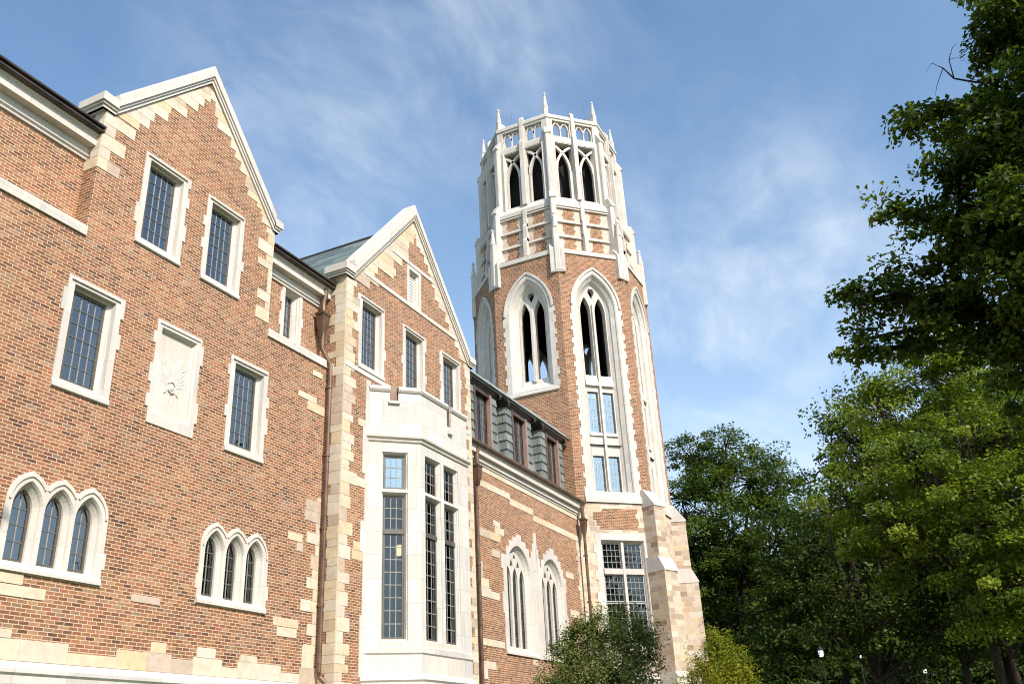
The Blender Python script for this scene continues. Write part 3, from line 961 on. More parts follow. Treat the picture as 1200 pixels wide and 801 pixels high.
# stonework tied into the gable wall left of the bay
bay.poly(FG, [(BX0-.24, zb0), (BX0+.05, zb0), (BX0+.05, 10.06), (BX0-.16, 10.06), (BX0-.16, 9.3), (BX0-.16, 8.6), (BX0-.27, 8.6), (BX0-.27, 7.3), (BX0-.14, 7.3),
              (BX0-.14, 6.0), (BX0-.3, 6.0), (BX0-.3, 5.2), (BX0-.16, 5.2), (BX0-.16, 3.6), (BX0-.24, 3.6)], (), -.02, .01)
bay.poly(FG, rect(BXR+BD-.05, BXR+BD+.2, zb0, 10.0), (), -.02, .01)
bo = bay.build('bay_window', 'lime_bay', hall)
bo['label'] = 'tall canted white stone bay with leaded lights'
for F, lights in ((FC, LCa), (FF, LF), (FCR, [(.45, 1.02)])):
    for a, b in lights:
        for k, (c, d) in enumerate(TI):
            cols = 3
            rows = (8, 3, 3)[k]
            L = rect(a, b, c, d)
            g = 'glasssky' if (F is FC and k == 2) else 'glassdark'
            # sash sub-parts hang on the bay itself
            glazing(bo, F, L, .13, cols, rows, (a, b, c, d), frame=.05, glass=g, came='leadmid', room=False, bar=.011)
bt = MB()
# dark transom bars between the two lower tiers, moulded stone transom above
for F, lights in ((FC, LCa), (FF, LF)):
    for a, b in lights:
        bt.box(F, a-.01, b+.01, TI[0][1]-.03, TI[1][0]+.03, .10, .2)
bt.build('transom', 'bronze', bo)
def run(prof):
    bm = MB()
    """A moulding carried round the three sides with mitred corners."""
    path = [(BX0, YG), (BX1, BYF), (BXR, BYF), (BXR+BD, YG)]
    k = math.tan(PI/8)
    def at(i, w):
        x, y = path[i]
        if i == 0: return (x-w*math.sqrt(2)*-1 if False else x+w*math.sqrt(2), y)
        if i == 3: return (x-w*math.sqrt(2), y)
        return (x+(w*k if i == 1 else -w*k), y+w)
    for i in range(3):
        for (wa, za), (wb, zb_) in zip(prof, prof[1:]):
            a = at(i, wa); b = at(i+1, wa); c = at(i+1, wb); d = at(i, wb)
            bm.face([(*a, za), (*b, za), (*c, zb_), (*d, zb_)])
    bm.build('moulding', 'lime_plain', bo)
run([(.0, 8.28), (-.04, 8.30), (-.06, 8.36), (-.11, 8.40), (-.12, 8.46), (-.05, 8.52), (.0, 8.54)])           # string under the parapet
run([(.0, 2.86), (-.035, 2.84), (-.035, 2.70), (.0, 2.66)])
run([(.0, 2.20), (-.10, 2.12), (-.12, 2.05), (-.08, 2.0), (-.08, 1.0), (-.14, .95), (-.14, -ZO)])
# parapet: cut into three by two scuppers
bp = MB()
def par(F, u0, u1, zlo=8.52, zhi=9.80, cope=True):
    bp.box(F, u0, u1, zlo, zhi, .0, .30)
    if cope:
        bp.profile(F, [(.33, zhi-.02), (-.03, zhi-.02), (-.07, zhi+.04), (-.07, zhi+.10), (-.03, zhi+.15), (.30, zhi+.19), (.33, zhi+.19)], u0, u1)
sc1 = (.60, .84)
par(FC, 0, sc1[0]); par(FC, sc1[1], LC)
bp.box(FC, sc1[0], sc1[1], 8.52, 9.42, .0, .30)
bp.profile(FC, [(.3, 9.42), (-.07, 9.42), (-.07, 9.5), (.3, 9.5)], sc1[0]-.04, sc1[1]+.04)
sc2 = (22.5, 22.76)
par(FF, BX1, sc2[0]); par(FF, sc2[1], BXR)
bp.box(FF, sc2[0], sc2[1], 8.52, 9.26, .0, .30)
par(FCR, 0, LC)
bp.box(FF, sc2[0]+.02, sc2[1]-.02, 9.02, 9.14, -.09, .05)
bp.build('parapet', 'lime_bay', bo)
bs = MB()
bs.box(FC, sc1[0]+.02, sc1[1]-.02, 9.5, 9.98, .06, .24)
bs.build('scupper', 'copper', bo)
bs = MB()
bs.box(FF, sc2[0]+.02, sc2[1]-.02, 9.28, 9.98, .06, .24)
bs.build('scupper', 'copper', bo)
br_ = MB()
# flat roof behind the parapet, floor, near-black sheet painted as the unlit room
for z in (9.2, 8.2, 2.3):
    br_.face([(BX0+.2, YG-.02, z), (BX1+.1, BYF+.26, z), (BXR-.1, BYF+.26, z), (BXR+BD-.2, YG-.02, z)])
br_.face([(BX0+.2, YG-.03, 2.3), (BXR+BD-.2, YG-.03, 2.3), (BXR+BD-.2, YG-.03, 8.2), (BX0+.2, YG-.03, 8.2)])
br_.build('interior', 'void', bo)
lant = thing('hanging_lantern', 21.0, 13.4, 5.2, 'small glowing lantern hung inside the stone bay window', 'lantern')
lb = MB(); lf = Fr(21.0, 13.4, 1, 0)
lb.box(lf, -.09, .09, 5.25, 5.52, -.09, .09)
lb.build('globe', 'lanternglow', lant)
lb = MB()
for (a, b) in ((-.1, -.08), (.08, .1)):
    for (c, d) in ((-.1, -.08), (.08, .1)): lb.box(lf, a, b, 5.2, 5.56, c, d)
lb.box(lf, -.11, .11, 5.55, 5.58, -.11, .11); lb.box(lf, -.11, .11, 5.19, 5.22, -.11, .11)
lb.tube([(21, 13.4, 5.58), (21, 13.4, 8.19)], .012, 5)
lb.build('cage', 'black', lant)

# ================================================================== low wing
WX0, WX1 = G2R, 36.3
def chapel_window(uc, seed):
    """Three tall lights with net tracery in a battlemented limestone field."""
    z0, zs, za = 3.38, 6.1, 7.2; hw = 1.0
    mb = MB()
    mk = lambda d: lancet(uc, hw-d, z0+.14+d*.5, zs, za-d*1.2, 9)
    # outer edge steps like toothing and climbs in battlements over the arch
    st = [(uc-hw-.28, z0), (uc+hw+.28, z0), (uc+hw+.28, 4.5), (uc+hw+.36, 4.5), (uc+hw+.36, 5.2), (uc+hw+.27, 5.2), (uc+hw+.27, 6.1), (uc+hw+.36, 6.1), (uc+hw+.36, 6.45),
          (uc+hw+.36, 6.62), (uc+1.12, 6.62), (uc+1.12, 6.95), (uc+.92, 6.95), (uc+.92, 7.22), (uc+.66, 7.22), (uc+.66, 7.42), (uc+.30, 7.42), (uc+.30, 7.62), (uc-.12, 7.62), (uc-.12, 7.48), (uc-.42, 7.48),
          (uc-.42, 7.3), (uc-.72, 7.3), (uc-.72, 7.05), (uc-.98, 7.05), (uc-.98, 6.72), (uc-hw-.4, 6.72), (uc-hw-.4, 6.2), (uc-hw-.27, 6.2), (uc-hw-.27, 5.4), (uc-hw-.38, 5.4), (uc-hw-.38, 4.7), (uc-hw-.28, 4.7)]
    d, w = moulded(mb, F0, st, mk, steps=((.03, .02), (.04, .05), (.16, .17), (.17, .22)))
    mb.profile(F0, [(-.021, z0), (-.06, z0), (-.06, z0+.07), (-.021, z0+.15)], uc-hw-.28, uc+hw+.28)
    o = mb.build('window', 'lime_plain', hall)
    # tracery: slab pierced by three lights and upper quatrefoils
    t = MB()
    hi = hw-.17
    outer = lancet(uc, hi, z0+.22, zs, za-.2, 9)
    lw = .205; sp = .56
    hs = [lancet(uc-sp, lw, z0+.3, 5.95, 6.43, 5), lancet(uc, lw, z0+.3, 5.95, 6.43, 5), lancet(uc+sp, lw, z0+.3, 5.95, 6.43, 5)]
    def dia(cu, cz, a, b): return [(cu, cz-b), (cu+a, cz-b*.1), (cu, cz+b), (cu-a, cz-b*.1)]
    hs += [dia(uc-.27, 6.52, .12, .20), dia(uc+.27, 6.52, .12, .20), dia(uc, 6.80, .10, .14)]
    t.poly(F0, outer, hs, .16, .25)
    t.build('tracery', 'lime_plain', o)
    g = MB(); g.poly(F0, outer, (), .24)
    g.build('pane', 'glassdark', o)
    lb_ = MB()
    for s in (-sp, 0, sp):
        lb_.box(F0, uc+s-.009, uc+s+.009, z0+.3, 6.35, .225, .239)
        for k in range(1, 9): lb_.box(F0, uc+s-lw, uc+s+lw, z0+.3+k*.32-.009, z0+.3+k*.32+.009, .228, .236)
    lb_.build('glazing_bars', 'lead', o)
    room_box(o, F0, (uc-hi, uc+hi, z0+.22, za), .22, light=False)
    return lancet(uc, hw+.06, z0+.02, zs, za+.08, 9)
hw_ = [chapel_window(30.08, 1), chapel_window(33.05, 2)]
ww = MB()
ww.poly(F0, rect(WX0-.02, WX1+.3, -ZO, 9.75), hw_)
ww.build('brick_wall', 'brick', hall)
wi = MB()
# limestone field and spire between the two windows
wi.poly(F0, [(31.34, 3.38), (31.79, 3.38), (31.79, 6.62), (31.95, 6.62), (31.95, 7.05), (31.86, 7.05), (31.86, 7.35), (31.74, 7.35), (31.74, 7.95), (31.46, 7.95), (31.46, 7.5), (31.34, 7.5), (31.34, 7.2), (31.2, 7.2), (31.2, 6.62), (31.34, 6.62)], (), -.017, .01)
wi.strip(F0, [(31.44, 6.5), (31.58, 7.5), (31.70, 6.5)], .03, -.05, -.016)
wi.build('window_field', 'lime_plain', hall)
R = random.Random(3)
def course(parts, name):
    mb = MB()
    for (u0, u1, zc, h) in parts:
        u = u0
        while u < u1-.05:
            l = R.uniform(.55, 1.25)
            if u1-u-l < .3: l = u1-u
            stone(mb, F0, u, u+l, zc-h/2, zc+h/2, tint=R.uniform(.05, .45)); u += l
    mb.build(name, ['sand', 'mortar'], hall)
course(((WX0+.25, 29.6, 8.92, .24),), 'string_course')       # the band steps down along its run
course(((29.6, 31.6, 8.75, .24),), 'string_course')
course(((31.6, 36.2, 8.54, .24),), 'string_course')
course(((WX0+.25, 36.2, 9.455, .18),), 'string_course')       # pale course right under the cornice
def inset_stone(F, *b):
    mb = MB(); stone(mb, F, *b); mb.build('inset_stone', ['sand', 'mortar'], hall)
for b in ((26.9, 27.9, 7.06, 7.34), (27.9, 28.7, 7.06, 7.34), (28.3, 29.0, 7.34, 7.58), (28.2, 28.7, 7.58, 7.78), (28.0, 28.6, 6.5, 6.75), (27.0, 27.8, 5.05, 5.36), (27.8, 28.46, 5.05, 5.30),
          (26.95, 27.7, 5.36, 5.66), (26.9, 27.3, 5.66, 6.2), (26.9, 27.9, 3.52, 3.74), (27.9, 28.7, 3.52, 3.74), (26.9, 27.4, 2.5, 2.8), (26.95, 28.0, 2.8, 3.05), (34.5, 35.3, 6.72, 6.96),
          (34.5, 35.6, 4.2, 4.45), (34.7, 35.6, 5.2, 5.5), (30.9, 31.3, 3.14, 3.36)):
    inset_stone(F0, *b)
wq = MB()
quoin_run(wq, F0, WX1-.1, -1, 2.0, 8.40, .15, .5, seed=77)
wq.build('quoins', ['sand', 'mortar'], hall)
wp = MB()
wp.profile(F0, [(-.0, 1.93), (-.03, 1.92), (-.14, 1.80), (-.14, 1.74), (-.10, 1.70), (-.10, .9), (-.16, .8), (-.16, -ZO)], WX0, WX1+.2)
wp.build('plinth', 'lime', hall)
wc = MB()
wc.profile(F0, [(0, 9.55), (-.04, 9.55), (-.05, 9.61), (-.10, 9.64), (-.10, 9.80), (-.22, 9.82), (-.22, 10.0), (-.27, 10.05), (0, 10.07)], WX0+.02, WX1+.35)
wc.build('cornice', 'lime', hall)
wg = MB()
wg.profile(F0, [(-.2, 10.06), (-.34, 10.07), (-.37, 10.11), (-.37, 10.18), (-.34, 10.21), (-.2, 10.18), (.25, 10.2)], WX0+.02, WX1+.2)
wg.build('gutter', 'copper', hall)
wr = MB()
# nearly upright slate slope and the low lead roof over it
wr.face([(WX0, 14.62, 10.1), (WX1+.3, 14.62, 10.1), (WX1+.3, 14.95, 12.95), (WX0, 14.95, 12.95)])
wr.build('roof', 'slate', hall)
wl = MB()
wl.face([(WX0, 14.35, 12.98), (WX1-.2, 14.35, 12.98), (WX1-.2, 20, 15.3), (WX0, 20, 15.3)])
wl.face([(WX1-.2, 26, 12.9), (WX0, 26, 12.9), (WX0, 20, 15.3), (WX1-.2, 20, 15.3)])
wl.build('roof_sheet', 'lead_roof', hall)
wk = MB(); R = random.Random(9); u = WX0
while u < WX1-.1:
    l = min(R.uniform(.5, .9), WX1-.1-u); e = R.uniform(0, .05)
    wk.hexa([F0(u, 12.98, .02), F0(u+l, 12.98, .02), F0(u+l, 12.98, 1.2), F0(u, 12.98, 1.2), F0(u, 13.30+e, .30), F0(u+l, 13.30+e, .30), F0(u+l, 13.42, .7), F0(u, 13.42, .7)]); u += l
wk.build('ridge_roll', 'lead_roof', hall)

def dormer(u0, u1):
    wv = .25                       # face of the dormer behind the wall plane
    zb, zt_ = 10.15, 12.72
    F = Fr(0, YM+wv, 1, 0)
    mb = MB()
    wa, wb = u0+.62, u1-.58
    mb.poly(F, rect(u0, u1, zb, zt_), [rect(wa, wb, zb+.45, zt_-.04)])
    for u in (u0, u1):
        mb.face([F(u, zb), F(u, zt_), F(u, zt_, .5), F(u, zb, .5)])
    # slates break the corner line: little courses stepping out
    zk = math.ceil((zb+ZO)/.36)*.36-ZO
    for k in range(7):
        z = zk+k*.36
        for (a, b) in ((u0, wa-.12), (wb+.12, u1)):
            mb.profile(F, [(0, z+.35), (-.035, z), (0, z)], a, b)
        for u, s in ((u0, -1), (u1, 1)):
            mb.hexa([F(u, z, -.03), F(u+s*.035, z, -.03), F(u+s*.035, z, .45), F(u, z, .45), F(u, z+.35, -.0), F(u+s*.003, z+.35, -.0), F(u+s*.003, z+.35, .45), F(u, z+.35, .45)])
    o = mb.build('dormer', 'slate', hall)
    c = MB()
    pr = [(.5, zt_-.02), (-.05, zt_-.02), (-.06, zt_+.03), (-.12, zt_+.06), (-.13, zt_+.10), (-.20, zt_+.13), (-.21, zt_+.18), (.5, zt_+.20)]
    c.profile(F, pr, u0-.02, u1+.02)
    for u, s in ((u0, -1), (u1, 1)):          # returns along the cheeks
        FS = Fr(*F(u, 0, 0)[:2], 0, 1) if s > 0 else Fr(*F(u, 0, .5)[:2], 0, -1)
        c.profile(FS, [(.05, zt_-.02), (-.05, zt_-.02), (-.06, zt_+.03), (-.12, zt_+.06), (-.13, zt_+.10), (-.20, zt_+.13), (-.21, zt_+.18), (.05, zt_+.20)], (-.20 if s > 0 else -.0), (.5 if s > 0 else .70))
    c.build('cornice', 'copper_dark', o)
    l = MB()
    l.hexa([F(u0-.2, zt_+.185, -.2), F(u1+.2, zt_+.185, -.2), F(u1+.2, zt_+.185, .6), F(u0-.2, zt_+.185, .6),
            F(u0-.16, zt_+.22, -.16), F(u1+.16, zt_+.22, -.16), F(u1+.16, zt_+.46, .45), F(u0-.16, zt_+.46, .45)])
    l.build('roof', 'lead_roof', o)
    t = MB()
    t.box(F, wa-.12, wa, zb, zt_-.03, -.05, .12)
    t.mi = 1
    t.box(F, wb, wb+.13, zb, zt_-.03, -.05, .12)  # right jamb in the paler copper, painted as sunlit
    t.mi = 0
    t.box(F, wa, wb, zt_-.16, zt_-.03, -.03, .1)
    t.box(F, wa, wb, zb, zb+.5, -.01, .1)
    t.build('trim', ['copper', 'copper_lit'], o)
    wn = MB(); wn.box(F, wa, wb, zb+.5, zb+.56, .06, .3)
    wo = wn.build('sill', 'copper', o)
    a, b = wa+.05, wb-.05
    mid = (a+b)/2
    for (p, q) in ((a, mid-.03), (mid+.03, b)):
        glazing(o, F, rect(p, q, zb+.56, zt_-.16), .12, 2, 6, (p, q, zb+.56, zt_-.16), frame=.04, room=False, frame_mat='copper_dark', came='lead')
    ib = MB(); ib.box(F, wa, wb, zb+.5, zt_-.1, .16, .38); ib.build('interior', 'insidedark', o)
    return o
for (a, b) in ((26.95, 29.30), (30.10, 32.43), (33.35, 35.65)):
    dormer(a, b)
# lead apron flaps at the dormer feet
# ================================================================== BELL TOWER
TX, TY = 40.587, 15.963
tower = thing('bell_tower', TX, TY, -ZO, 'tall octagonal brick bell tower with white stone gothic belfry and pinnacles', 'tower')
K = math.cos(PI/8); TN = math.tan(PI/8)
def TF(ang, ap):
    """Frame of a tower face whose outward normal points to ang degrees; ap = distance from the axis."""
    n = (math.cos(math.radians(ang)), math.sin(math.radians(ang)))
    return Fr(TX+n[0]*ap, TY+n[1]*ap, -n[1], n[0])
AP = 4.26; HB = AP*TN
ZSTR = 22.72
tb = MB(); ts = MB(); ti = MB()
FACES = [0, 45, 90, 135, 180, 225, 270, 315]
TALL = (225, 270, 315)

def arch_window(ang):
    F = TF(ang, AP)
    tall = ang in TALL
    zb = 10.5 if tall else 15.58
    zs, za = 19.9, 22.05; hw = 1.30
    seedR = random.Random(ang+5)
    mk = lambda d: lancet(.04, hw-.24-d, zb+.22+d*(.3 if tall else 1.4), zs, za-.30-d*1.35, 10)
    # toothed outer edge below the springing, smooth hood above it
    A = lancet(.04, hw, zb, zs, za, 12)
    right = []; z = zb
    tog = False
    while z < zs-.2:
        h = seedR.choice((.204, .272, .34, .408)); zn = min(z+h, zs-.1)
        e = .09 if tog else 0
        right += [(.04+hw+e, z), (.04+hw+e, zn)]; z = zn; tog = not tog
    left = []; z = zb; tog = True
    while z < zs-.2:
        h = seedR.choice((.204, .272, .34, .408)); zn = min(z+h, zs-.1)
        e = .09 if tog else 0
        left += [(.04-hw-e, z), (.04-hw-e, zn)]; z = zn; tog = not tog
    outer = right+A[2:]+left[::-1]
    mb = MB()
    d, w = moulded(mb, F, outer, mk, steps=((.05, .02), (.06, .07), (.22, .22), (.24, .30), (.36, .42)))
    hood = A[2:]
    mb.strip(F, [(.04+(p[0]-.04)*.975, zs+(p[1]-zs)*.985) for p in hood], .055, -.075, -.015)
    if not tall:
        mb.profile(F, [(-.021, zb-.0), (-.08, zb), (-.08, zb+.08), (.42, zb+.75)], -.66, .74)
        mb.profile(F, [(-.021, zb-.0), (-.06, zb), (-.06, zb+.1), (-.021, zb+.16)], .04-hw-.05, .04+hw+.05)
    else:
        mb.profile(F, [(-.02, zb-.28), (-.07, zb-.28), (-.07, zb-.06), (-.03, zb+.03), (-.0, zb+.12)], .04-hw-.09, .04+hw+.14)
    o = mb.build('arch_window', 'lime', tower)
    t = MB()
    hwi = hw-.24-.36
    lo = zb+.22+.36*(.3 if tall else 1.4)
    zi = za-.30-.36*1.35
    out = lancet(.04, hwi, lo, zs, zi, 10)
    lw = .275; cs = (.04-.385, .04+.385)
    lights_z0 = 16.45
    hs = [lancet(c, lw, lights_z0, 19.75, 20.62, 7) for c in cs]
    hs.append([(.04, 20.52), (.04+.19, 20.93), (.04+.10, 21.12), (.04, zi-.17), (.04-.10, 21.12), (.04-.19, 20.93)])
    small = []
    if tall:
        small = [(13.62, 15.62), (10.72, 12.50)]
        for (a, b) in small:
            for c in cs: hs.append(rect(c-.27, c+.27, a, b))
    t.poly(F, out, hs, .40, .72, back=True)
    # mullion shaft in front, sloping sills under the open lights
    t.strip(F, [(.04, lo+.02), (.04, 20.2)], .055, .28, .40)
    for c in cs:
        t.profile(F, [(.40, lights_z0-.55), (.28, lights_z0-.55), (.40, lights_z0-.02)] if tall else [(.40, lights_z0-.5), (.24, lights_z0-.5), (.40, lights_z0-.02)], c-.32, c+.32)
        if tall:
            for (a, b) in small:
                t.profile(F, [(.40, a-.18), (.33, a-.18), (.33, a-.1), (.40, a-.02)], c-.32, c+.32)
    t.build('tracery', 'lime_plain', o)
    for (a, b) in small:
        for c in cs:
            glazing(o, F, rect(c-.27, c+.27, a, b), .50, 3, 7, (c-.27, c+.27, a, b), frame=.04, glass='glasssky', came='leadlight', room=False)
    # deep inner reveal to the hollow shaft
    iv = MB()
    iv.loft(F, lancet(.04, hwi, max(lo, 15.4), zs, zi, 10), .72, lancet(.04, hwi, max(lo, 15.4), zs, zi, 10), 1.0)
    iv.build('inner_reveal', 'void', o)
    hole = lancet(.04, hw-.05, zb+.02, zs, za-.06, 12)
    inner = lancet(.04, hwi, max(lo, 15.4), zs, zi, 10)
    return hole, inner

base_top = 10.2
for ang in FACES:
    F = TF(ang, AP)
    hole, inner = arch_window(ang)
    tb.poly(F, rect(-HB, HB, base_top, ZSTR+.3), [hole])
    FI = TF(ang, AP-1.0); hi_ = (AP-1.0)*TN
    FIr = F
    ti.poly(FI, rect(-hi_, hi_, 15.0, 22.4), [inner])
tb.build('brick_wall', 'brick', tower)
ring = lambda r, z: [(TX+r*math.cos(math.radians(a+22.5)), TY+r*math.sin(math.radians(a+22.5)), z) for a in FACES]
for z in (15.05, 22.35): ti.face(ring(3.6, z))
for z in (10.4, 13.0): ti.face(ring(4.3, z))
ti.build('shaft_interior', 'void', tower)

# ---- stone base of the tower (below the long windows)
hole_b = {}
for ang in FACES:
    F = TF(ang, AP)
    hs = []
    if ang == 225: hs.append(rect(-.93, 1.40, 4.1, 8.72))
    if ang == 270: hs.append(rect(-.35, .15, 6.9, 7.9))
    ts.poly(F, rect(-HB, HB, -ZO, base_top), hs)
ts.build('stone_base', 'ashlar', tower)
bw = MB()
F = TF(225, AP)
mk = lambda d: rect(-.80+d, 1.27-d, 4.3+d, 8.58-d)
d, w = moulded(bw, F, toothed(-1.05, 1.52, 4.0, 8.86, .10, seed=61), mk, steps=((.03, .02), (.035, .05), (.09, .14), (.10, .2)))
for k in range(1):
    bw.box(F, .235-.06, .235+.06, 4.38, 8.5, .05, .2)
bw.box(F, -.70, 1.17, 7.14, 7.36, .06, .2)
bwo = bw.build('window', 'lime_plain', tower)
for (a, b) in ((-.70, .175), (.295, 1.17)):
    for (c, d_, r) in ((7.36, 8.48, 4), (6.0, 7.14, 4), (4.4, 5.97, 5)):
        glazing(bwo, F, rect(a, b, c, d_), .17, 4, r, (a, b, c, d_), frame=.045, glass='glassdark', room=False, frame_mat='leadlight', came='leadmid')
rb = MB(); rb.box(F, -.9, 1.4, 4.2, 8.7, .30, 1.2); rb.build('interior', 'void', bwo)
bpn = MB()
bpn.poly(F, [(-.75, 9.05), (1.05, 9.05), (1.05, 9.25), (1.12, 9.25), (1.12, 9.55), (1.0, 9.55), (1.0, 9.8), (1.1, 9.8), (1.1, 9.96), (-.6, 9.96), (-.6, 9.8), (-1.05, 9.8), (-1.05, 9.45), (-.9, 9.45), (-.9, 9.2), (-.75, 9.2)], (), -.012, .01)
F2 = TF(270, AP)
bpn.build('brick_panel', 'brick', tower)
bpn = MB()
bpn.poly(F2, rect(-.75, .5, 8.2, 9.6), (), -.012, .01)
bpn.build('brick_panel', 'brick', tower)
sw = MB()
mk = lambda d: rect(-.32+d, .12-d, 6.95+d, 7.85-d)
moulded(sw, F2, toothed(-.5, .3, 6.75, 8.0, .08, seed=3), mk, steps=((.03, .03), (.09, .15)))
swo = sw.build('window', 'lime_plain', tower)
glazing(swo, F2, rect(-.23, .03, 7.04, 7.76), .14, 1, 2, (-.23, .03, 7.04, 7.76), frame=.03, glass='glassdark', room=False)
rb = MB(); rb.box(F2, -.3, .1, 6.9, 7.9, .2, .6); rb.build('interior', 'insidedark', swo)
tp = MB()
tp.tube([(*F2(.2, 0, -.09)[:2], 6.4), (*F2(.2, 0, -.09)[:2], 2.6)], .06, 8)
tp.tube([(*F2(.2, 0, -.12)[:2], 6.35), (*F2(.2, 0, -.12)[:2], 6.6)], .10, 8)
tp.build('downpipe', 'lead_roof', tower)
# water table round the tower foot
wt = MB()
for ang in FACES:
    F = TF(ang, AP)
    wt.profile(F, [(0, 3.12), (-.12, 2.98), (-.14, 2.90), (-.08, 2.84), (-.08, -ZO)], -HB-.05, HB+.05, caps=False)
wt.build('water_table', 'lime_plain', tower)

# ---- corner buttresses of the base
def buttress(ang):
    u = (math.cos(math.radians(ang)), math.sin(math.radians(ang)))
    F = Fr(TX, TY, -u[1], u[0])          # u across, w along -u : w = -r
    b = MB()
    w1, r1 = .37, 5.13; w2, r2 = .44, 5.37
    b.box(F, -w1, w1, 7.3, 10.08, -r1, -4.2)
    b.box(F, -w2, w2, -ZO, 7.22, -r2, -4.2)
    o = b.build('buttress', 'ashlar', tower)
    # sloped limestone weatherings
    c = MB(); c.profile(F, [(-4.2, 10.04), (-r1-.03, 10.04), (-r1-.03, 10.12), (-4.62, 10.84), (-4.2, 10.86)], -w1-.02, w1+.02)
    c.build('weathering', 'lime_plain', o)
    c = MB()
    c.profile(F, [(-4.2, 7.18), (-r2-.03, 7.18), (-r2-.03, 7.26), (-r1+.02, 7.82), (-4.2, 7.84)], -w2-.02, w2+.02)
    c.build('weathering', 'lime_plain', o)
    c = MB()
    c.profile(F, [(-4.2, 3.1), (-r2, 3.12), (-r2-.10, 2.98), (-r2-.12, 2.9), (-r2-.07, 2.84), (-r2-.07, -ZO), (-4.2, -ZO)], -w2-.07, w2+.07)
    c.build('plinth', 'lime_plain', o)
    return o
for ang in (247.5, 292.5, 337.5, 22.5, 67.5):
    buttress(ang)
# slender stone pier at the corner by the wing
ab = MB()
qd = Fr(*TF(225, AP)(-HB, 0)[:2], *TF(225, AP).r)
quoin_run(ab, qd, 0., 1, 1.0, 10.15, .25, .55, seed=5)
ab.build('quoins', ['sand', 'mortar'], tower)

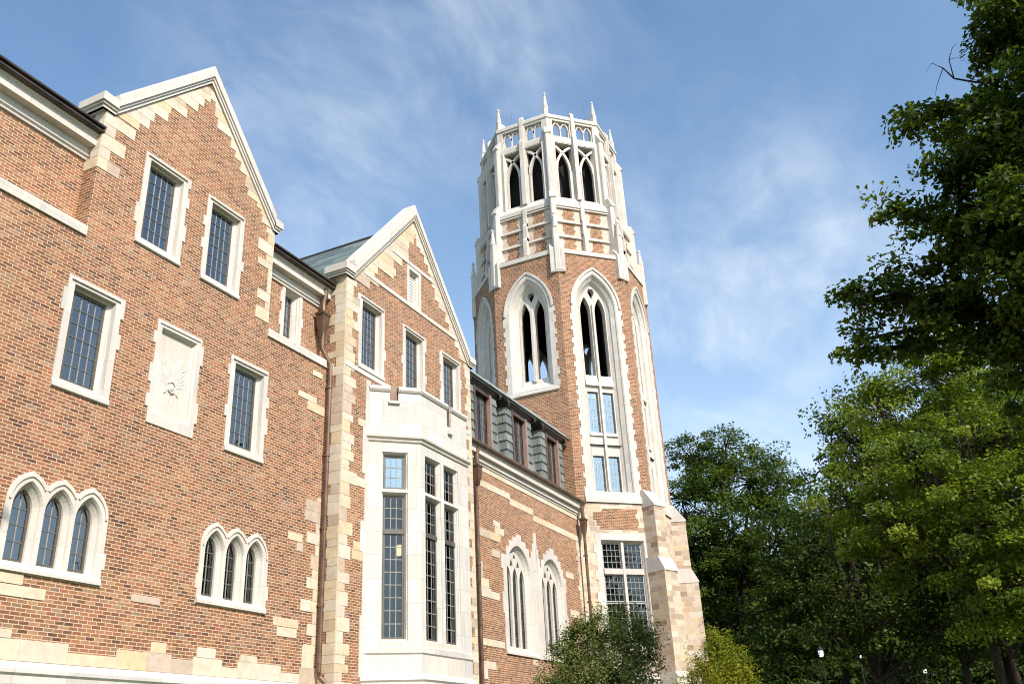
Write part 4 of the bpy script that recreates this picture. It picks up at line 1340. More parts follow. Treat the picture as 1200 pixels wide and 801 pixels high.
# ---- belfry stage
APP = 3.78; HP = APP*TN; APL = 3.60; HL = APL*TN
bel = MB(); pan = MB(); bpt = MB(); lin = MB()
def brick_patch(F, u0, u1, z0, z1, seed):
    R = random.Random(seed); n = 3
    zz = [z0+(z1-z0)*k/4 for k in range(5)]
    r = []; l = []
    for k in range(4):
        e = .07 if (k+seed) % 2 else 0
        r += [(u1+e, zz[k]), (u1+e, zz[k+1])]; e2 = .07 if (k+seed+R.randint(0, 1)) % 2 else 0
        l += [(u0-e2, zz[k]), (u0-e2, zz[k+1])]
    P = r+l[::-1]
    clean = []
    for p in P:
        if not clean or p != clean[-1]: clean.append(p)
    bpt.poly(F, clean, (), -.006, .005)
for ang in FACES:
    FB_ = TF(ang, AP)
    # base string: heavy weathered band over the brick
    bel.profile(FB_, [(.0, ZSTR), (-.06, ZSTR), (-.06, ZSTR+.24), (.38, ZSTR+.42), (.42, ZSTR+.42)], -HB-.025, HB+.025, caps=False)
    P = TF(ang, APP)
    pan.poly(P, rect(-HP, HP, ZSTR+.3, 26.1), ())
    rows = [(23.2, 23.93), (24.07, 24.8), (24.95, 25.66)]
    for (a, b) in rows:                                       # rails with sloping tops
        bel.profile(P, [(0, b), (-.10, b), (-.10, b+.05), (.0, b+.14)], -HP-.02, HP+.02, caps=False)
        for k, (c, d) in enumerate(((-HP+.18, -.12), (.12, HP-.18))):
            m = (c+d)/2
            brick_patch(P, m-.30, m+.24, a+.08, b-.0, k+int(a*10))
    bel.profile(P, [(0, 25.78), (-.10, 25.80), (-.10, 26.02), (-.06, 26.06), (APP-APL+.02, 26.50)], -HP-.03, HP+.03, caps=False)
    # stepping mullion of the panel zone
    bel.box(P, -.10, .10, 23.1, 24.05, -.30, .0); bel.box(P, -.10, .10, 24.05, 24.95, -.22, .0); bel.box(P, -.10, .10, 24.95, 26.0, -.15, .0)
    for (z, w) in ((24.05, -.30), (24.95, -.22), (26.0, -.15)):
        bel.profile(P, [(0, z), (w, z), (w+.09, z+.2), (0, z+.2)], -.10, .10)
    # belfry openings
    L = TF(ang, APL)
    mid = .0
    bays = ((-HL+.30, -.16), (.16, HL-.30))
    hs = [rect(a, b, 26.5, 29.95) for a, b in bays]
    hp = [rect(a+.02, b-.02, 30.42, 31.42) for a, b in bays]
    bel.poly(L, rect(-HL, HL, 26.3, 31.80), hs+hp, .0, .26, back=False, side_outer=False)
    FIi = TF(ang, APL-.42)
    lin.poly(L, rect(-HL+.02, HL-.02, 26.3, 31.74), hs+hp, .42, .27, side_outer=False)
    for a, b in bays:
        m = (a+b)/2; hwb = (b-a)/2
        bel.box(L, a-.04, b+.04, 29.95, 30.04, -.03, .02)
        lw = hwb-.19
        # one light under interlacing ribs
        A = lancet(m, lw, 26.5, 28.35, 29.35, 8)
        hole = A
        fl = []
        for sg in (-1, 1):
            bel.strip(L, [(m+sg*(lw+.10), 26.5), (m+sg*(lw+.10), 28.35)], .095, .09, .25)
            bel.strip(L, [(m+sg*(lw+.03), 26.5), (m+sg*(lw+.03), 28.35)], .03, .05, .25)
        for s in (1, -1):
            pts = []
            r = (1.0+lw*lw)/(2*lw)*1.0
            for i in range(11):
                t = i/10
                zz = 28.35+1.60*t
                # rib springs from one jamb and runs on past the point of the arch to the lintel
                rr = r+.03
                x = -(lw+.05)+rr-math.sqrt(max(0, rr*rr-(zz-28.35)**2)) if (zz-28.35) < rr else 0
                pts.append((m+s*x, zz))
            bel.strip(L, pts, .068, .07, .23)
        # parapet tracery
        am, bm_ = a+.02, b-.02; c = (am+bm_)/2; q = (bm_-am)/2
        bel.strip(L, [(c, 30.42), (c, 30.95)], .035, .08, .2)
        for (x0, sg, tx) in ((am+.02, 1, q), (c, -1, q), (c, 1, q), (bm_-.02, -1, q)):
            pts = []
            for i in range(7):
                t = i/6
                pts.append((x0+sg*q*.95*(1-math.cos(t*PI/2*.92)), 30.85+.57*math.sin(t*PI/2*.98)))
            bel.strip(L, pts, .034, .08, .2)
        bel.strip(L, [(am+.03, 30.42), (am+.03, 30.9)], .03, .08, .2); bel.strip(L, [(bm_-.03, 30.42), (bm_-.03, 30.9)], .03, .08, .2)
    # central pier between the two bays and the copings
    bel.box(L, -.115, .115, 26.4, 30.35, -.20, .0)
    bel.profile(L, [(0, 30.35), (-.20, 30.35), (-.08, 30.62), (0, 30.62)], -.115, .115)
    bel.box(L, -.10, .10, 30.35, 31.95, -.09, .0)
    bel.profile(L, [(.26, 31.95), (-.09, 31.95), (.06, 32.16), (.12, 32.16), (.26, 31.95)], -.10, .10)
    bel.profile(L, [(-.0, 29.98), (-.05, 30.0), (-.05, 30.28), (0, 30.36)], -HL-.02, HL+.02, caps=False)
    bel.profile(L, [(0, 31.55), (-.05, 31.57), (-.05, 31.74), (.02, 31.84), (.30, 31.84), (.30, 31.5)], -HL-.02, HL+.02, caps=False)
bel.face(ring(3.55, 30.2)); 
bel_o = bel.build('belfry', 'lime', tower)
pan.build('panel_stone', 'sand', tower)
bpt.build('brick_panel', 'brick', tower)
lin.build('belfry_lining', 'lime', tower)
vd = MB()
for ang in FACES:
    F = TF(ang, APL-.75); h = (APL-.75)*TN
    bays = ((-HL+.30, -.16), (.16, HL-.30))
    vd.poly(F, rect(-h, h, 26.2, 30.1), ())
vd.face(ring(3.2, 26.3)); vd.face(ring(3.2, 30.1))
vd.build('shade_backing', 'void', tower)  # flat near-black sheets painted as the unlit inside of the belfry

# ---- corner piers and pinnacles
def pier(ang, r, z0, z1, wd, dep, name, foot=False, spire=None):
    u = (math.cos(math.radians(ang)), math.sin(math.radians(ang)))
    F = Fr(TX, TY, -u[1], u[0])
    mb = MB()
    c = wd*.38           # chamfered front corners
    P = [(-wd, -r+dep), (-wd, -r+c), (-wd+c, -r), (wd-c, -r), (wd, -r+c), (wd, -r+dep)]
    for i in range(5):
        (ua, wa), (ub, wb) = P[i], P[i+1]
        mb.face([F(ua, z0, wa), F(ub, z0, wb), F(ub, z1, wb), F(ua, z1, wa)])
    mb.face([F(u_, z1, w_) for u_, w_ in P]); mb.face([F(u_, z0, w_) for u_, w_ in P][::-1])
    return mb, F
def spirelet(mb, ang, r, z, h, rad):
    u = (math.cos(math.radians(ang)), math.sin(math.radians(ang)))
    x, y = TX+u[0]*r, TY+u[1]*r
    mb.lathe(x, y, [(rad, z-.02), (rad*1.28, z+.03), (rad*1.28, z+.09), (rad*.95, z+.13), (rad*1.0, z+.16), (rad*.42, z+.80*h), (rad*.62, z+.84*h), (rad*.62, z+.88*h), (rad*.3, z+.94*h), (rad*.34, z+.97*h), (.012, z+h)], 8, math.radians(ang)+PI/8)
    for k in range(3):        # crockets up the edges
        zz = z+.16+(.6*h)*(k+.5)/3; rr = rad*(1-.58*((zz-z-.16)/(.66*h)))
        for q in range(4):
            a = math.radians(ang)+PI/4+q*PI/2
            mb.lathe(x+math.cos(a)*rr*.9, y+math.sin(a)*rr*.9, [(.014, zz-.03), (.024, zz), (.010, zz+.03)], 5)
for k in FACES:
    a = k+22.5
    # lower tier: flared foot on the brick, shaft, spirelet
    mb, F = pier(a, 4.68, 21.75, 24.15, .17, .6, 'x')
    mb.box(F, -.36, -.17, 21.62, 22.95, -4.64, -4.1); mb.box(F, .17, .36, 21.62, 22.95, -4.64, -4.1)
    mb.profile(F, [(-4.1, 22.95), (-4.64, 22.95), (-4.35, 23.4), (-4.1, 23.4)], -.36, .36)
    mb.face([F(-.36, 21.62, -4.64), F(.36, 21.62, -4.64), F(.17, 21.75, -4.68), F(-.17, 21.75, -4.68)])
    spirelet(mb, a, 4.55, 24.15, 1.0, .14)
    mb.build('pinnacle', 'lime_plain', tower)
    # middle tier
    mb, F = pier(a, 4.38, 22.95, 26.1, .15, .5, 'x')
    mb.profile(F, [(-3.9, 26.1), (-4.38, 26.1), (-4.42, 26.13), (-4.42, 26.22), (-4.24, 26.60), (-3.9, 26.60)], -.16, .16)
    mb.build('pier', 'lime_plain', tower)
    # tall pier of the belfry corner
    mb, F = pier(a, 4.10, 22.95, 30.35, .17, .6, 'x')
    mb.box(F, -.36, -.17, 22.95, 30.0, -3.87, -3.5); mb.box(F, .17, .36, 22.95, 30.0, -3.87, -3.5)
    mb.profile(F, [(-3.6, 30.35), (-4.10, 30.35), (-4.14, 30.39), (-4.14, 30.48), (-3.86, 30.95), (-3.6, 30.95)], -.18, .18)
    mb.build('pier', 'lime_plain', tower)
    # top shaft and spire
    mb, F = pier(a, 3.86, 30.3, 32.3, .135, .46, 'x')
    mb.box(F, -.25, -.135, 30.0, 31.86, -3.80, -3.45); mb.box(F, .135, .25, 30.0, 31.86, -3.80, -3.45)
    spirelet(mb, a, 3.71, 32.3, 1.08, .135)
    mb.build('pinnacle', 'lime_plain', tower)
# lightning rods
lr = MB()
for a in (170, 240):
    x, y = TX+3.5*math.cos(math.radians(a)), TY+3.5*math.sin(math.radians(a))
    lr.tube([(x, y, 31.7), (x, y, 33.0)], .008, 5)
lr.build('lightning_rod', 'lead', tower)

# ================================================================== ground
g = MB()
g.face([(-400, -400, -ZO), (600, -400, -ZO), (600, 600, -ZO), (-400, 600, -ZO)])
go = g.build('ground', 'grass'); tag(go, 'grassy ground around the hall', None, None, 'structure')
# ================================================================== TREES
def leaf_mesh(name, pos, nor, size, tint, mat, parent):
    """Folded leaf blades: two triangles each about pos, facing nor."""
    n = len(pos)
    rnd = RNG.normal(size=(n, 3))
    t = np.cross(nor, rnd); t /= np.linalg.norm(t, axis=1)[:, None]+1e-9
    b = np.cross(nor, t)
    s = size[:, None]
    droop = nor*(-.18*s)
    v = np.empty((n, 4, 3))
    v[:, 0] = pos-t*s*.55
    v[:, 1] = pos-b*s*.34+nor*s*.10
    v[:, 2] = pos+t*s*.6+droop
    v[:, 3] = pos+b*s*.34+nor*s*.10
    root = parent
    v = v.reshape(-1, 3)-np.array(root.location)+np.array([0, 0, ZO])
    me = bpy.data.meshes.new(name)
    me.vertices.add(n*4); me.vertices.foreach_set('co', v.ravel())
    idx = np.arange(n)*4
    loops = np.stack([idx, idx+1, idx+2, idx, idx+2, idx+3], 1).ravel()
    me.loops.add(n*6); me.loops.foreach_set('vertex_index', loops.astype(np.int32))
    me.polygons.add(n*2)
    me.polygons.foreach_set('loop_start', (np.arange(n*2)*3).astype(np.int32))
    me.polygons.foreach_set('loop_total', np.full(n*2, 3, dtype=np.int32))
    me.materials.append(mat)
    me.update(calc_edges=True)
    at = me.attributes.new('tint', 'FLOAT', 'FACE')
    at.data.foreach_set('value', np.repeat(tint, 2))
    o = bpy.data.objects.new(name, me); COL.objects.link(o); o.parent = parent
    return o

def unit(n):
    d = RNG.normal(size=(n, 3)); return d/np.linalg.norm(d, axis=1)[:, None]

def make_tree(name, base, lobes, mat, label, cat='tree', group=None, leaf=.11, clumps=40, per=26, spread=.32, trunk_r=.25, shell=.62, limbs=True, fork=None, twig=True, flat=.5):
    """lobes: (x, y, z, r) of the crown masses; leaves hang in clumps on twigs through them."""
    o = thing(name, base[0], base[1], base[2], label, cat, group)
    tr = MB()
    L = np.array(lobes, float)
    top = L[:, :3].mean(0)
    fk = np.array(fork if fork else (base[0]+(top[0]-base[0])*.25, base[1]+(top[1]-base[1])*.25, base[2]+(L[:, 2].min()-base[2])*.75))
    b = np.array(base, float)
    if trunk_r:
        m1 = b+(fk-b)*.5+np.array([.06, -.05, 0])*trunk_r*2
        tr.tube([b-np.array([0, 0, .1]), b+(fk-b)*.06, m1, fk], [trunk_r*1.5, trunk_r*1.1, trunk_r*.9, trunk_r*.75], 10)
    P = []; N = []; S = []; T = []
    for (x, y, z, r) in lobes:
        c = np.array([x, y, z])
        if trunk_r and limbs:
            d = c-fk; ln = np.linalg.norm(d)
            mid = fk+d*.5+RNG.normal(size=3)*ln*.06+np.array([0, 0, ln*.06])
            tr.tube([fk, mid, c+d/ln*r*.2], [trunk_r*.5, trunk_r*.30, trunk_r*.10], 7)
        k = max(5, int(clumps*r*r))
        d = unit(k)
        rad = r*np.where(RNG.random(k) < shell, .70+.36*RNG.random(k), RNG.random(k)**.5*.75)
        lump = 1+.20*np.sin(d[:, 0]*5.1+x)*np.cos(d[:, 1]*4.3+y)+.14*np.sin(d[:, 2]*7+z)
        cc = c+d*(rad*lump)[:, None]*np.array([1, 1, .9])
        cb = RNG.random(k)
        if trunk_r and limbs and twig:
            for q in range(0, k, max(1, k//26)):
                a = c+(cc[q]-c)*.12; e = cc[q]; mm = (a+e)/2+RNG.normal(size=3)*r*.07
                tr.tube([a, mm, e], [trunk_r*.10+.012, trunk_r*.05+.008, .005], 5, cap=False)
        m = RNG.poisson(per, k)
        for q in range(k):
            n = m[q]
            if n == 0: continue
            sp = spread*RNG.uniform(.55, 1.3)
            # a spray: a flattened fan leaning outwards and drooping at its rim
            h = np.clip(RNG.normal(size=(n, 3)), -1.55, 1.55)
            off = h*sp*np.array([.6, .6, .6*flat])
            rr = np.hypot(off[:, 0], off[:, 1])
            off += d[q]*(rr*.35)[:, None]
            off[:, 2] -= rr*rr/(sp+1e-6)*.25
            P.append(cc[q]+off)
            nn = RNG.normal(size=(n, 3))*.55+np.array([0, 0, .8])+d[q]*.5
            N.append(nn/np.linalg.norm(nn, axis=1)[:, None])
            S.append(leaf*RNG.uniform(.6, 1.3, n))
            T.append(np.clip(.5+(cb[q]-.5)*.75+RNG.normal(size=n)*.16, 0, 1))
    if tr.v: tr.build('trunk', 'bark', o, smooth=True)
    leaf_mesh('crown', np.concatenate(P), np.concatenate(N), np.concatenate(S), np.concatenate(T), M[mat], o)
    return o

M['leaf_oak'] = mat_leaf('oak_leaves', [(0, (.032, .052, .010)), (.4, (.064, .098, .015)), (.75, (.108, .148, .020)), (1, (.165, .19, .028))], .42)
M['leaf_maple'] = mat_leaf('maple_leaves', [(0, (.058, .095, .013)), (.4, (.135, .19, .022)), (.75, (.215, .275, .034)), (1, (.31, .335, .05))], .42)
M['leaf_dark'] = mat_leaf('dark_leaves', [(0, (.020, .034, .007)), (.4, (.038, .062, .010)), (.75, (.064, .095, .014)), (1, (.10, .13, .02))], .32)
M['leaf_shrub'] = mat_leaf('shrub_leaves', [(0, (.055, .082, .02)), (.4, (.105, .14, .034)), (.75, (.16, .195, .046)), (1, (.22, .24, .065))], .3)
M['leaf_gold'] = mat_leaf('gold_leaves', [(0, (.11, .155, .018)), (.4, (.21, .25, .024)), (.75, (.33, .33, .034)), (1, (.44, .32, .045))], .45)
M['leaf_green'] = mat_leaf('green_leaves', [(0, (.024, .042, .008)), (.4, (.055, .088, .014)), (.75, (.095, .138, .02)), (1, (.14, .18, .03))], .36)
M['leaf_grey'] = mat_leaf('grey_leaves', [(0, (.06, .075, .04)), (.5, (.09, .11, .06)), (1, (.13, .15, .085))], .25)

# camera model, used to stand each tree on the bearing at which the photograph shows it
CF = 1068.6998; CY, CP, CR = 0.435220247, 0.432988915, -0.052706807
def _axes():
    f = np.array([math.cos(CP)*math.cos(CY), math.cos(CP)*math.sin(CY), math.sin(CP)])
    r0 = np.array([math.sin(CY), -math.cos(CY), 0]); u0 = np.cross(r0, f)
    return math.cos(CR)*r0+math.sin(CR)*u0, -math.sin(CR)*r0+math.cos(CR)*u0, f
AX = _axes()
def at(px, py, dist):
    """Point at a ground distance on the bearing of a picture position."""
    d = AX[0]*(px-600)/CF-AX[1]*(py-400.5)/CF+AX[2]
    return d*dist/math.hypot(d[0], d[1])
def lobe(px, py, dist, r): return (*at(px, py, dist), r)
def foot(px, dist):
    p = at(px, 800, dist); return (p[0], p[1], -ZO)

TREES = 'trees on the lawn'
# big oak whose dark boughs hang in from the right
oak = make_tree('oak_tree', (19.6, -5.2, -ZO), [
    lobe(1190, 40, 18, .95), lobe(1180, 130, 18.5, 1.2), lobe(1085, 140, 18, .5), lobe(1130, 190, 18, .75), lobe(1055, 245, 18, .42), lobe(1110, 265, 18, .75),
    lobe(1180, 250, 18.5, 1.3), lobe(1000, 350, 18.5, .42), lobe(1050, 345, 18.5, .62), lobe(1110, 355, 18.5, .9), lobe(1175, 370, 18.5, 1.1), lobe(1005, 400, 18.5, .40), lobe(1060, 405, 18.8, .5),
    lobe(1250, 120, 18.2, 1.9), lobe(1270, 300, 17.8, 1.8), lobe(1340, 200, 18, 2.4), lobe(1220, 420, 18.3, .9), lobe(1245, -40, 18.2, 1.2), lobe(1350, 0, 18, 2.4), lobe(1190, -30, 18, 1.0)],
    'leaf_oak', 'large dark oak with ragged boughs reaching in from the right edge', group=TREES, leaf=0.125, clumps=40, per=70, spread=0.32, trunk_r=0.28, shell=0.7, fork=(19.2, -3.9, 6.5))
# bare broken twig standing out of the oak
tw = MB()
def twig(pts, r): tw.tube([at(*p) for p in pts], r, 5)
twig([(1165, 98, 17.8), (1140, 96, 17.6), (1118, 92, 17.5), (1105, 80, 17.5), (1092, 74, 17.5), (1086, 84, 17.5)], [.03, .022, .018, .013, .009, .004])
twig([(1118, 92, 17.5), (1112, 70, 17.5), (1116, 56, 17.5), (1122, 50, 17.5)], [.014, .010, .007, .003])
twig([(1112, 70, 17.5), (1128, 66, 17.5), (1134, 76, 17.5)], [.009, .006, .003])
twig([(1105, 80, 17.5), (1098, 100, 17.5), (1096, 112, 17.5)], [.010, .006, .003])
tw.build('dead_branch', 'bark', oak)
# the lit maple in front of the dark wood
make_tree('maple_tree', foot(1172, 31.3), [
    lobe(1090, 440, 31.3, 1.53), lobe(1030, 480, 31.3, 1.30), lobe(1130, 430, 31.9, 1.47), lobe(1010, 540, 30.7, 1.30), lobe(1075, 540, 30.2, 1.81), lobe(1150, 520, 30.7, 1.92), lobe(1000, 600, 31.3, 1.13),
    lobe(1050, 610, 30.2, 1.53), lobe(1120, 620, 29.7, 1.58), lobe(1190, 600, 29.7, 1.92), lobe(1230, 520, 31.3, 2.15), lobe(1030, 655, 31.3, 1.02), lobe(1150, 670, 29.2, 1.19), lobe(1205, 680, 29.2, 1.36), lobe(1260, 640, 30.2, 1.81), lobe(1100, 405, 31.9, 0.90), lobe(1195, 735, 30.2, 1.02), lobe(1150, 722, 30.7, 0.68)],
    'leaf_maple', 'bright green maple with layered crown lit by sun before the dark wood', group=TREES, leaf=0.11, clumps=9.5, per=200, spread=0.5, trunk_r=0.15, shell=0.85, fork=tuple(at(1150, 700, 30.8)))
# dark trees beyond the tower and behind the maple
make_tree('broadleaf_tree', foot(860, 62), [lobe(815, 540, 62, 2.2), lobe(850, 525, 62, 1.7), lobe(800, 585, 62, 2.4), lobe(880, 565, 62, 2.5), lobe(920, 575, 62, 2.0), lobe(840, 610, 61, 3.4), lobe(910, 640, 61, 3.6), lobe(815, 680, 61, 3.2), lobe(870, 720, 60, 3.6), lobe(940, 610, 62, 2.0), lobe(800, 640, 60, 2.6), lobe(900, 545, 62.5, 1.1)],
    'leaf_green', 'broad deep green tree standing just behind the brick tower', group=TREES, leaf=0.18, clumps=7, per=120, spread=0.8, trunk_r=.4, shell=.85)
make_tree('broadleaf_tree', foot(985, 55), [lobe(960, 640, 55, 3.0), lobe(990, 690, 54, 3.2), lobe(930, 710, 54, 2.8), lobe(1010, 650, 56, 3.0), lobe(1050, 700, 54, 3.0), lobe(960, 730, 52, 1.6), lobe(1090, 680, 54, 3.0)],
    'leaf_dark', 'shaded dark tree between the tower tree and the lit maple', group=TREES, leaf=0.2, clumps=8, per=70, spread=0.66, trunk_r=0.22)
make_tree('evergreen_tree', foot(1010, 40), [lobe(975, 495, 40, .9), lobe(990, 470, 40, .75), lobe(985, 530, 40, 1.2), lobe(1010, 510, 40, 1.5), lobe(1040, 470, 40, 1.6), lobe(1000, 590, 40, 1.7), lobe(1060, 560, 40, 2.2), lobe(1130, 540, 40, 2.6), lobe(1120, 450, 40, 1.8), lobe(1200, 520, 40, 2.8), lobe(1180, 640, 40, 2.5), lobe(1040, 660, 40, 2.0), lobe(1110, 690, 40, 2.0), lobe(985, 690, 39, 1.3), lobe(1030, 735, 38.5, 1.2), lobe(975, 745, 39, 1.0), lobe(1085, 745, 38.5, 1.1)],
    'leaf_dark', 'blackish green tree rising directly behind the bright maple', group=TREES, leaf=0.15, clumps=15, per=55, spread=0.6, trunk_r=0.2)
make_tree('broadleaf_tree', foot(1125, 48), [lobe(1120, 700, 48, 2.6), lobe(1170, 710, 48, 2.6), lobe(1220, 690, 48, 3.0), lobe(1080, 720, 48, 1.8), lobe(1140, 735, 46, 1.2)],
    'leaf_dark', 'low dark tree under the right side of the maple', group=TREES, leaf=0.2, clumps=9, per=60, spread=0.7, trunk_r=0.18)
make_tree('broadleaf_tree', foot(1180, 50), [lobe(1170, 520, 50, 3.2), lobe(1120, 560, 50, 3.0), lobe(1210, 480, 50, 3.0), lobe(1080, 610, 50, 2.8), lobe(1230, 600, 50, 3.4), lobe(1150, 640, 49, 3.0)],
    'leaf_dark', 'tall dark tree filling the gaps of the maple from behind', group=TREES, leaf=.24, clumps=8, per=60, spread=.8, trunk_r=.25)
# more trunks that stand in the shade
for px, ds, lab in ((1135, 42, 'slim dark trunk left of the forked one under the maple'), (1192, 38, 'dark trunk at the right edge under the maple')):
    p = foot(px, ds)
    make_tree('shade_tree', p, [(p[0]+.5, p[1]-.4, 5.6, 1.6), (p[0]-.8, p[1], 4.6, 1.5), (p[0], p[1]+.9, 6.4, 1.5), (p[0]-.4, p[1]-1.2, 3.9, 1.0)], 'leaf_dark', lab, group=TREES, leaf=.15, clumps=15, per=45, spread=.5, trunk_r=.13)
# the wood that closes the view
wood = []
for k in range(16):
    px = 770+k*34
    wood.append(lobe(px, 700+12*math.sin(k*2.1), 85, 5.0))
for k in range(14):
    wood.append(lobe(780+k*40, 760+8*math.cos(k*1.7), 80, 4.2))
for k in range(14):
    wood.append(lobe(765+k*36, 815+6*math.cos(k*2.3), 72, 3.2))
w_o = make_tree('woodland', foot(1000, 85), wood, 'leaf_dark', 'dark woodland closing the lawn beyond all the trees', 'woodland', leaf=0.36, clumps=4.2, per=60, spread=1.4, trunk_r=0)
w_o['kind'] = 'stuff'
# trees past the right edge that keep the sun off the wood floor
make_tree('broadleaf_tree', (40, -11.5, -ZO), [(40, -11, 6, 3.0), (42, -11, 10, 3.0), (38, -12, 10, 3.0), (40, -12, 14, 3.0), (44, -12, 7, 3), (43, -12, 17, 2.8)],
    'leaf_dark', 'spreading tree past the right edge that shades the lawn', group=TREES, leaf=.3, clumps=9, per=40, spread=.8, trunk_r=.35)
make_tree('broadleaf_tree', (54, -13.5, -ZO), [(54, -13, 6, 3.4), (57, -13, 10, 3.4), (51, -14, 10, 3.4), (54, -14, 14, 3.4), (60, -14, 7, 3.4), (56, -13, 18, 3.2)],
    'leaf_dark', 'farther spreading tree past the right edge', group=TREES, leaf=.3, clumps=9, per=40, spread=.8, trunk_r=.35)
# near shrubs
make_tree('shrub', foot(715, 24.5), [lobe(700, 745, 24.5, .62), lobe(735, 750, 24.3, .62), lobe(670, 775, 24.4, .55), lobe(715, 790, 24, .85), lobe(760, 770, 24.3, .42), lobe(650, 800, 24.3, .5), lobe(690, 815, 24, .8), lobe(745, 815, 24, .75), lobe(688, 735, 24.5, .25), lobe(752, 738, 24.4, .26), lobe(660, 760, 24.5, .25), lobe(725, 720, 24.5, .22), lobe(700, 725, 24.4, .2), lobe(670, 745, 24.5, .3), lobe(757, 745, 24.3, .3)],
    'leaf_shrub', 'loose grey green shrub before the wing windows', 'shrub', leaf=0.055, clumps=190, per=50, spread=0.17, trunk_r=0.04, shell=0.5, flat=1.7)
make_tree('shrub', foot(842, 31), [lobe(840, 760, 31, .55), lobe(855, 785, 31, .62), lobe(825, 785, 31, .55), lobe(840, 800, 30.8, .7), lobe(870, 800, 31, .55), lobe(812, 805, 31, .45), lobe(838, 742, 31, .22), lobe(868, 768, 31, .22)],
    'leaf_gold', 'yellow green shrub turning gold by the tower foot', 'shrub', leaf=0.062, clumps=140, per=44, spread=0.19, trunk_r=0.04, shell=.45, flat=1.7)
make_tree('shrub', foot(1058, 46), [lobe(1045, 785, 46, .75), lobe(1070, 782, 46, .7), lobe(1058, 800, 46, 1.0), lobe(1035, 800, 46, .6)],
    'leaf_grey', 'pale grey green bush under the dark trees', 'shrub', leaf=0.1, clumps=45, per=34, spread=.3, trunk_r=.08)
# tree just left of the view: two leafy tips show and its crown shades the wall foot
make_tree('broadleaf_tree', (2.7, 6.3, -ZO), [(3.9, 6.0, 11.8, 1.25), (3.9, 6.1, 10.4, .8), (2.4, 6.4, 12.2, 1.5), (1.4, 5.6, 10.6, 1.3), (3.3, 6.2, 9.3, 1.0), (2.2, 5.6, 13.6, 1.2), (3.7, 5.9, 8.5, .8),
    lobe(-66, 604, 6.9, .085), lobe(-66, 644, 6.9, .075)], 'leaf_oak', 'tree outside the left edge, its leaf tips before the nearest triple window', group=TREES, leaf=.11, clumps=60, per=24, spread=.2, trunk_r=.13, fork=(2.75, 6.2, 4.6))

# ================================================================== lamps and far house
def street_lamp(px, py, dist, lab):
    p = at(px, py, dist)
    o = thing('street_lamp', p[0], p[1], -ZO, lab, 'lamp', 'street lamps under the trees')
    h = p[2]
    mb = MB(); mb.lathe(p[0], p[1], [(.16, -ZO), (.16, -ZO+.3), (.075, -ZO+.45), (.05, -ZO+1.2), (.045, h-.30), (.08, h-.26), (.085, h-.2)], 10)
    mb.build('pole', 'black', o)
    gb = MB(); gb.lathe(p[0], p[1], [(.07, h-.17), (.105, h-.10), (.125, h+.10), (.12, h+.14)], 8)
    gb.build('globe', 'lampglow', o)
    cb = MB(); cb.lathe(p[0], p[1], [(.175, h+.13), (.18, h+.17), (.09, h+.30), (.03, h+.34), (.02, h+.42)], 8)
    cb.build('cap', 'black', o)
street_lamp(962, 765, 50, 'largest glowing globe lamp, left among the dark trees')
street_lamp(1007, 769, 62, 'glowing globe lamp right of the largest one')
street_lamp(1012, 782, 88, 'tiny lamp lowest under the dark trees')
street_lamp(1084, 786, 70, 'lone small lamp right of the grey bush')
hx = thing('brick_house', *at(1120, 800, 95)[:2], -ZO, 'low red brick building glimpsed far beyond the tree trunks', 'building')
p = at(1120, 800, 95)
fh = Fr(p[0], p[1], .05, -1)
mb = MB()
hs = [rect(u, u+1.3, 1.0, 3.2) for u in (-14, -10, -6, -2, 2, 6, 10)]
mb.poly(fh, rect(-22, 16, -ZO, 5.0), hs, 0, .2)
for u in (-22, 16): mb.face([fh(u, -ZO), fh(u, -ZO, 9), fh(u, 5, 9), fh(u, 5)])
mb.poly(fh, rect(-22, 16, -ZO, 5.0), (), 9)
mb.build('wall', 'brick', hx)
mb = MB(); mb.face([fh(-22.4, 5, -.4), fh(16.4, 5, -.4), fh(16.4, 8, 4.5), fh(-22.4, 8, 4.5)]); mb.face([fh(16.4, 5, 9.4), fh(-22.4, 5, 9.4), fh(-22.4, 8, 4.5), fh(16.4, 8, 4.5)])
mb.build('roof', 'slate_roof', hx)
for h in hs:
    mb = MB(); mb.poly(fh, h, (), .15); wo = mb.build('window', 'glassdark', hx)
    mb = MB(); mb.box(fh, h[0][0]-.08, h[1][0]+.08, .85, .99, -.06, .2); mb.build('sill', 'lime_plain', wo)
    mb = MB(); mb.strip(fh, h, .05, .06, .14, closed=True); mb.build('frame', 'blind', wo)
mb = MB(); mb.poly(fh, rect(-21, 15, 0, 4.5), (), .5); mb.build('interior', 'insidedark', hx)

# ================================================================== sky, sun, camera
SUN_AZ = math.radians(29); SUN_EL = math.radians(41)
sd = Vector((-math.sin(SUN_AZ)*math.cos(SUN_EL), -math.cos(SUN_AZ)*math.cos(SUN_EL), math.sin(SUN_EL)))
world = bpy.data.worlds.new('World'); scene.world = world; world.use_nodes = True
nt = world.node_tree; nt.nodes.clear()
out = nt.nodes.new('ShaderNodeOutputWorld'); bg = nt.nodes.new('ShaderNodeBackground')
sky = nt.nodes.new('ShaderNodeTexSky'); sky.sky_type = 'NISHITA'; sky.sun_disc = False
sky.sun_elevation = SUN_EL; sky.sun_rotation = math.atan2(sd.x, sd.y)
sky.air_density = 1.0; sky.dust_density = 1.2; sky.ozone_density = 1.6
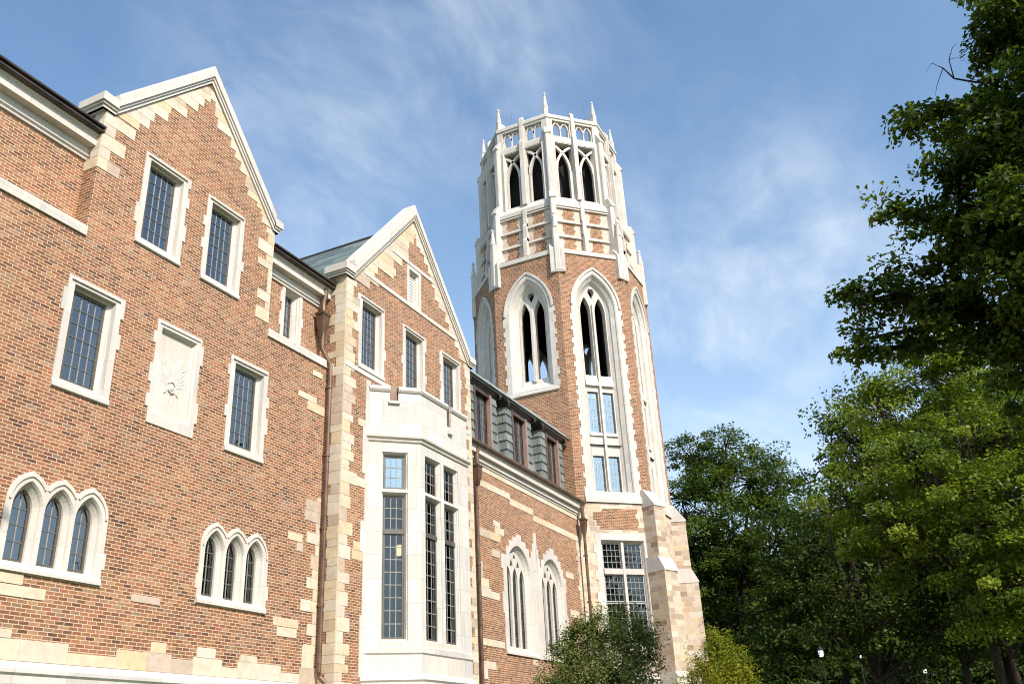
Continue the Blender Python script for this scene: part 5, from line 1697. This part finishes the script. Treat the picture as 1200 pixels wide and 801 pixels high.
# thin high cloud: fibrous noise stretched along the wind, thick only in a few parts of the sky
tc = nt.nodes.new('ShaderNodeTexCoord')
def wisps(rot, scale, seed, lo, hi):
    mp = nt.nodes.new('ShaderNodeMapping'); mp.inputs['Rotation'].default_value = rot; mp.inputs['Scale'].default_value = scale; mp.inputs['Location'].default_value = seed
    nt.links.new(tc.outputs['Generated'], mp.inputs[0])
    n = nd(nt, 'ShaderNodeTexNoise', Scale=1.4, Detail=9.0, Roughness=.58, Distortion=.5)
    nt.links.new(mp.outputs[0], n.inputs['Vector'])
    m = nd(nt, 'ShaderNodeMapRange'); m.inputs[1].default_value = lo; m.inputs[2].default_value = hi; m.inputs[3].default_value = 0; m.inputs[4].default_value = 1
    nt.links.new(n.outputs['Fac'], m.inputs[0])
    return m.outputs[0]
fib = wisps((.3, .25, .5), (1.6, 4.0, 4.6), (.3, .9, .2), .36, .66)
fin = wisps((.2, .35, .55), (3.4, 15.0, 16.0), (1.3, .4, 2.2), .34, .66)
am = nd(nt, 'ShaderNodeMath', operation='MULTIPLY_ADD'); am.inputs[1].default_value = .5; am.inputs[2].default_value = .5
nt.links.new(fin, am.inputs[0])
fm = nd(nt, 'ShaderNodeMath', operation='MULTIPLY'); nt.links.new(fib, fm.inputs[0]); nt.links.new(am.outputs[0], fm.inputs[1])
total = None
for (px, py, rad, wgt) in ((500, 20, 16, .20), (390, 120, 15, .18), (560, 60, 8, .10), (300, 200, 10, .14), (720, 120, 12, .08), (880, 340, 14, .15), (800, 430, 15, .24), (930, 440, 12, .26), (365, 285, 5, .30), (960, 270, 8, .17), (1090, 60, 14, .06), (150, 40, 12, .07)):
    d = at(px, py, 1.0); d = d/np.linalg.norm(d)
    dp = nd(nt, 'ShaderNodeVectorMath', operation='DOT_PRODUCT'); dp.inputs[1].default_value = tuple(d)
    nm = nd(nt, 'ShaderNodeVectorMath', operation='NORMALIZE'); nt.links.new(tc.outputs['Generated'], nm.inputs[0]); nt.links.new(nm.outputs[0], dp.inputs[0])
    m = nd(nt, 'ShaderNodeMapRange'); m.interpolation_type = 'SMOOTHSTEP'
    m.inputs[1].default_value = math.cos(math.radians(rad)); m.inputs[2].default_value = 1; m.inputs[3].default_value = 0; m.inputs[4].default_value = wgt
    nt.links.new(dp.outputs['Value'], m.inputs[0])
    if total is None: total = m.outputs[0]
    else:
        ad = nd(nt, 'ShaderNodeMath', operation='ADD'); nt.links.new(total, ad.inputs[0]); nt.links.new(m.outputs[0], ad.inputs[1]); total = ad.outputs[0]
# a thin even veil low in the sky
sx = nd(nt, 'ShaderNodeSeparateXYZ'); nt.links.new(nm.outputs[0], sx.inputs[0])
vl = nd(nt, 'ShaderNodeMapRange'); vl.interpolation_type = 'SMOOTHSTEP'
vl.inputs[1].default_value = .62; vl.inputs[2].default_value = .15; vl.inputs[3].default_value = 0; vl.inputs[4].default_value = .30
nt.links.new(sx.outputs[2], vl.inputs[0])
ml = nd(nt, 'ShaderNodeMath', operation='MULTIPLY_ADD'); ml.use_clamp = True
nt.links.new(total, ml.inputs[0]); nt.links.new(fm.outputs[0], ml.inputs[1]); nt.links.new(vl.outputs[0], ml.inputs[2])
tn = nt.nodes.new('ShaderNodeMix'); tn.data_type = 'RGBA'; tn.blend_type = 'MULTIPLY'; tn.inputs[0].default_value = 1
nt.links.new(sky.outputs[0], tn.inputs[6]); tn.inputs[7].default_value = (.96, 1.09, 1.10, 1)
mx = nt.nodes.new('ShaderNodeMix'); mx.data_type = 'RGBA'
nt.links.new(ml.outputs[0], mx.inputs[0]); nt.links.new(tn.outputs[2], mx.inputs[6]); mx.inputs[7].default_value = (4.6, 5.0, 5.35, 1)
nt.links.new(mx.outputs[2], bg.inputs[0]); bg.inputs[1].default_value = .15
nt.links.new(bg.outputs[0], out.inputs[0])

sl = bpy.data.lights.new('sun', 'SUN'); sl.energy = 3.9; sl.angle = math.radians(.5); sl.color = (1, .95, .885)
so = bpy.data.objects.new('sun', sl); COL.objects.link(so)
so.rotation_euler = (-sd).to_track_quat('-Z', 'Y').to_euler()
so.location = (0, -20, 40)

cam = bpy.data.cameras.new('camera'); co_ = bpy.data.objects.new('camera', cam); COL.objects.link(co_)
cam.sensor_width = 36; cam.lens = 36*CF/1200; cam.clip_end = 3000; cam.clip_start = .05
r, u, f = [Vector(a) for a in AX]
Mx = Matrix(((r.x, u.x, -f.x, 0), (r.y, u.y, -f.y, 0), (r.z, u.z, -f.z, ZO), (0, 0, 0, 1)))
co_.matrix_world = Mx
scene.camera = co_
scene.view_settings.view_transform = 'Standard'
scene.view_settings.look = 'None'
scene.view_settings.exposure = .57
scene.view_settings.gamma = 1
scene.cycles.filter_width = 1.05
scene.cycles.max_bounces = 8
scene.cycles.transparent_max_bounces = 12
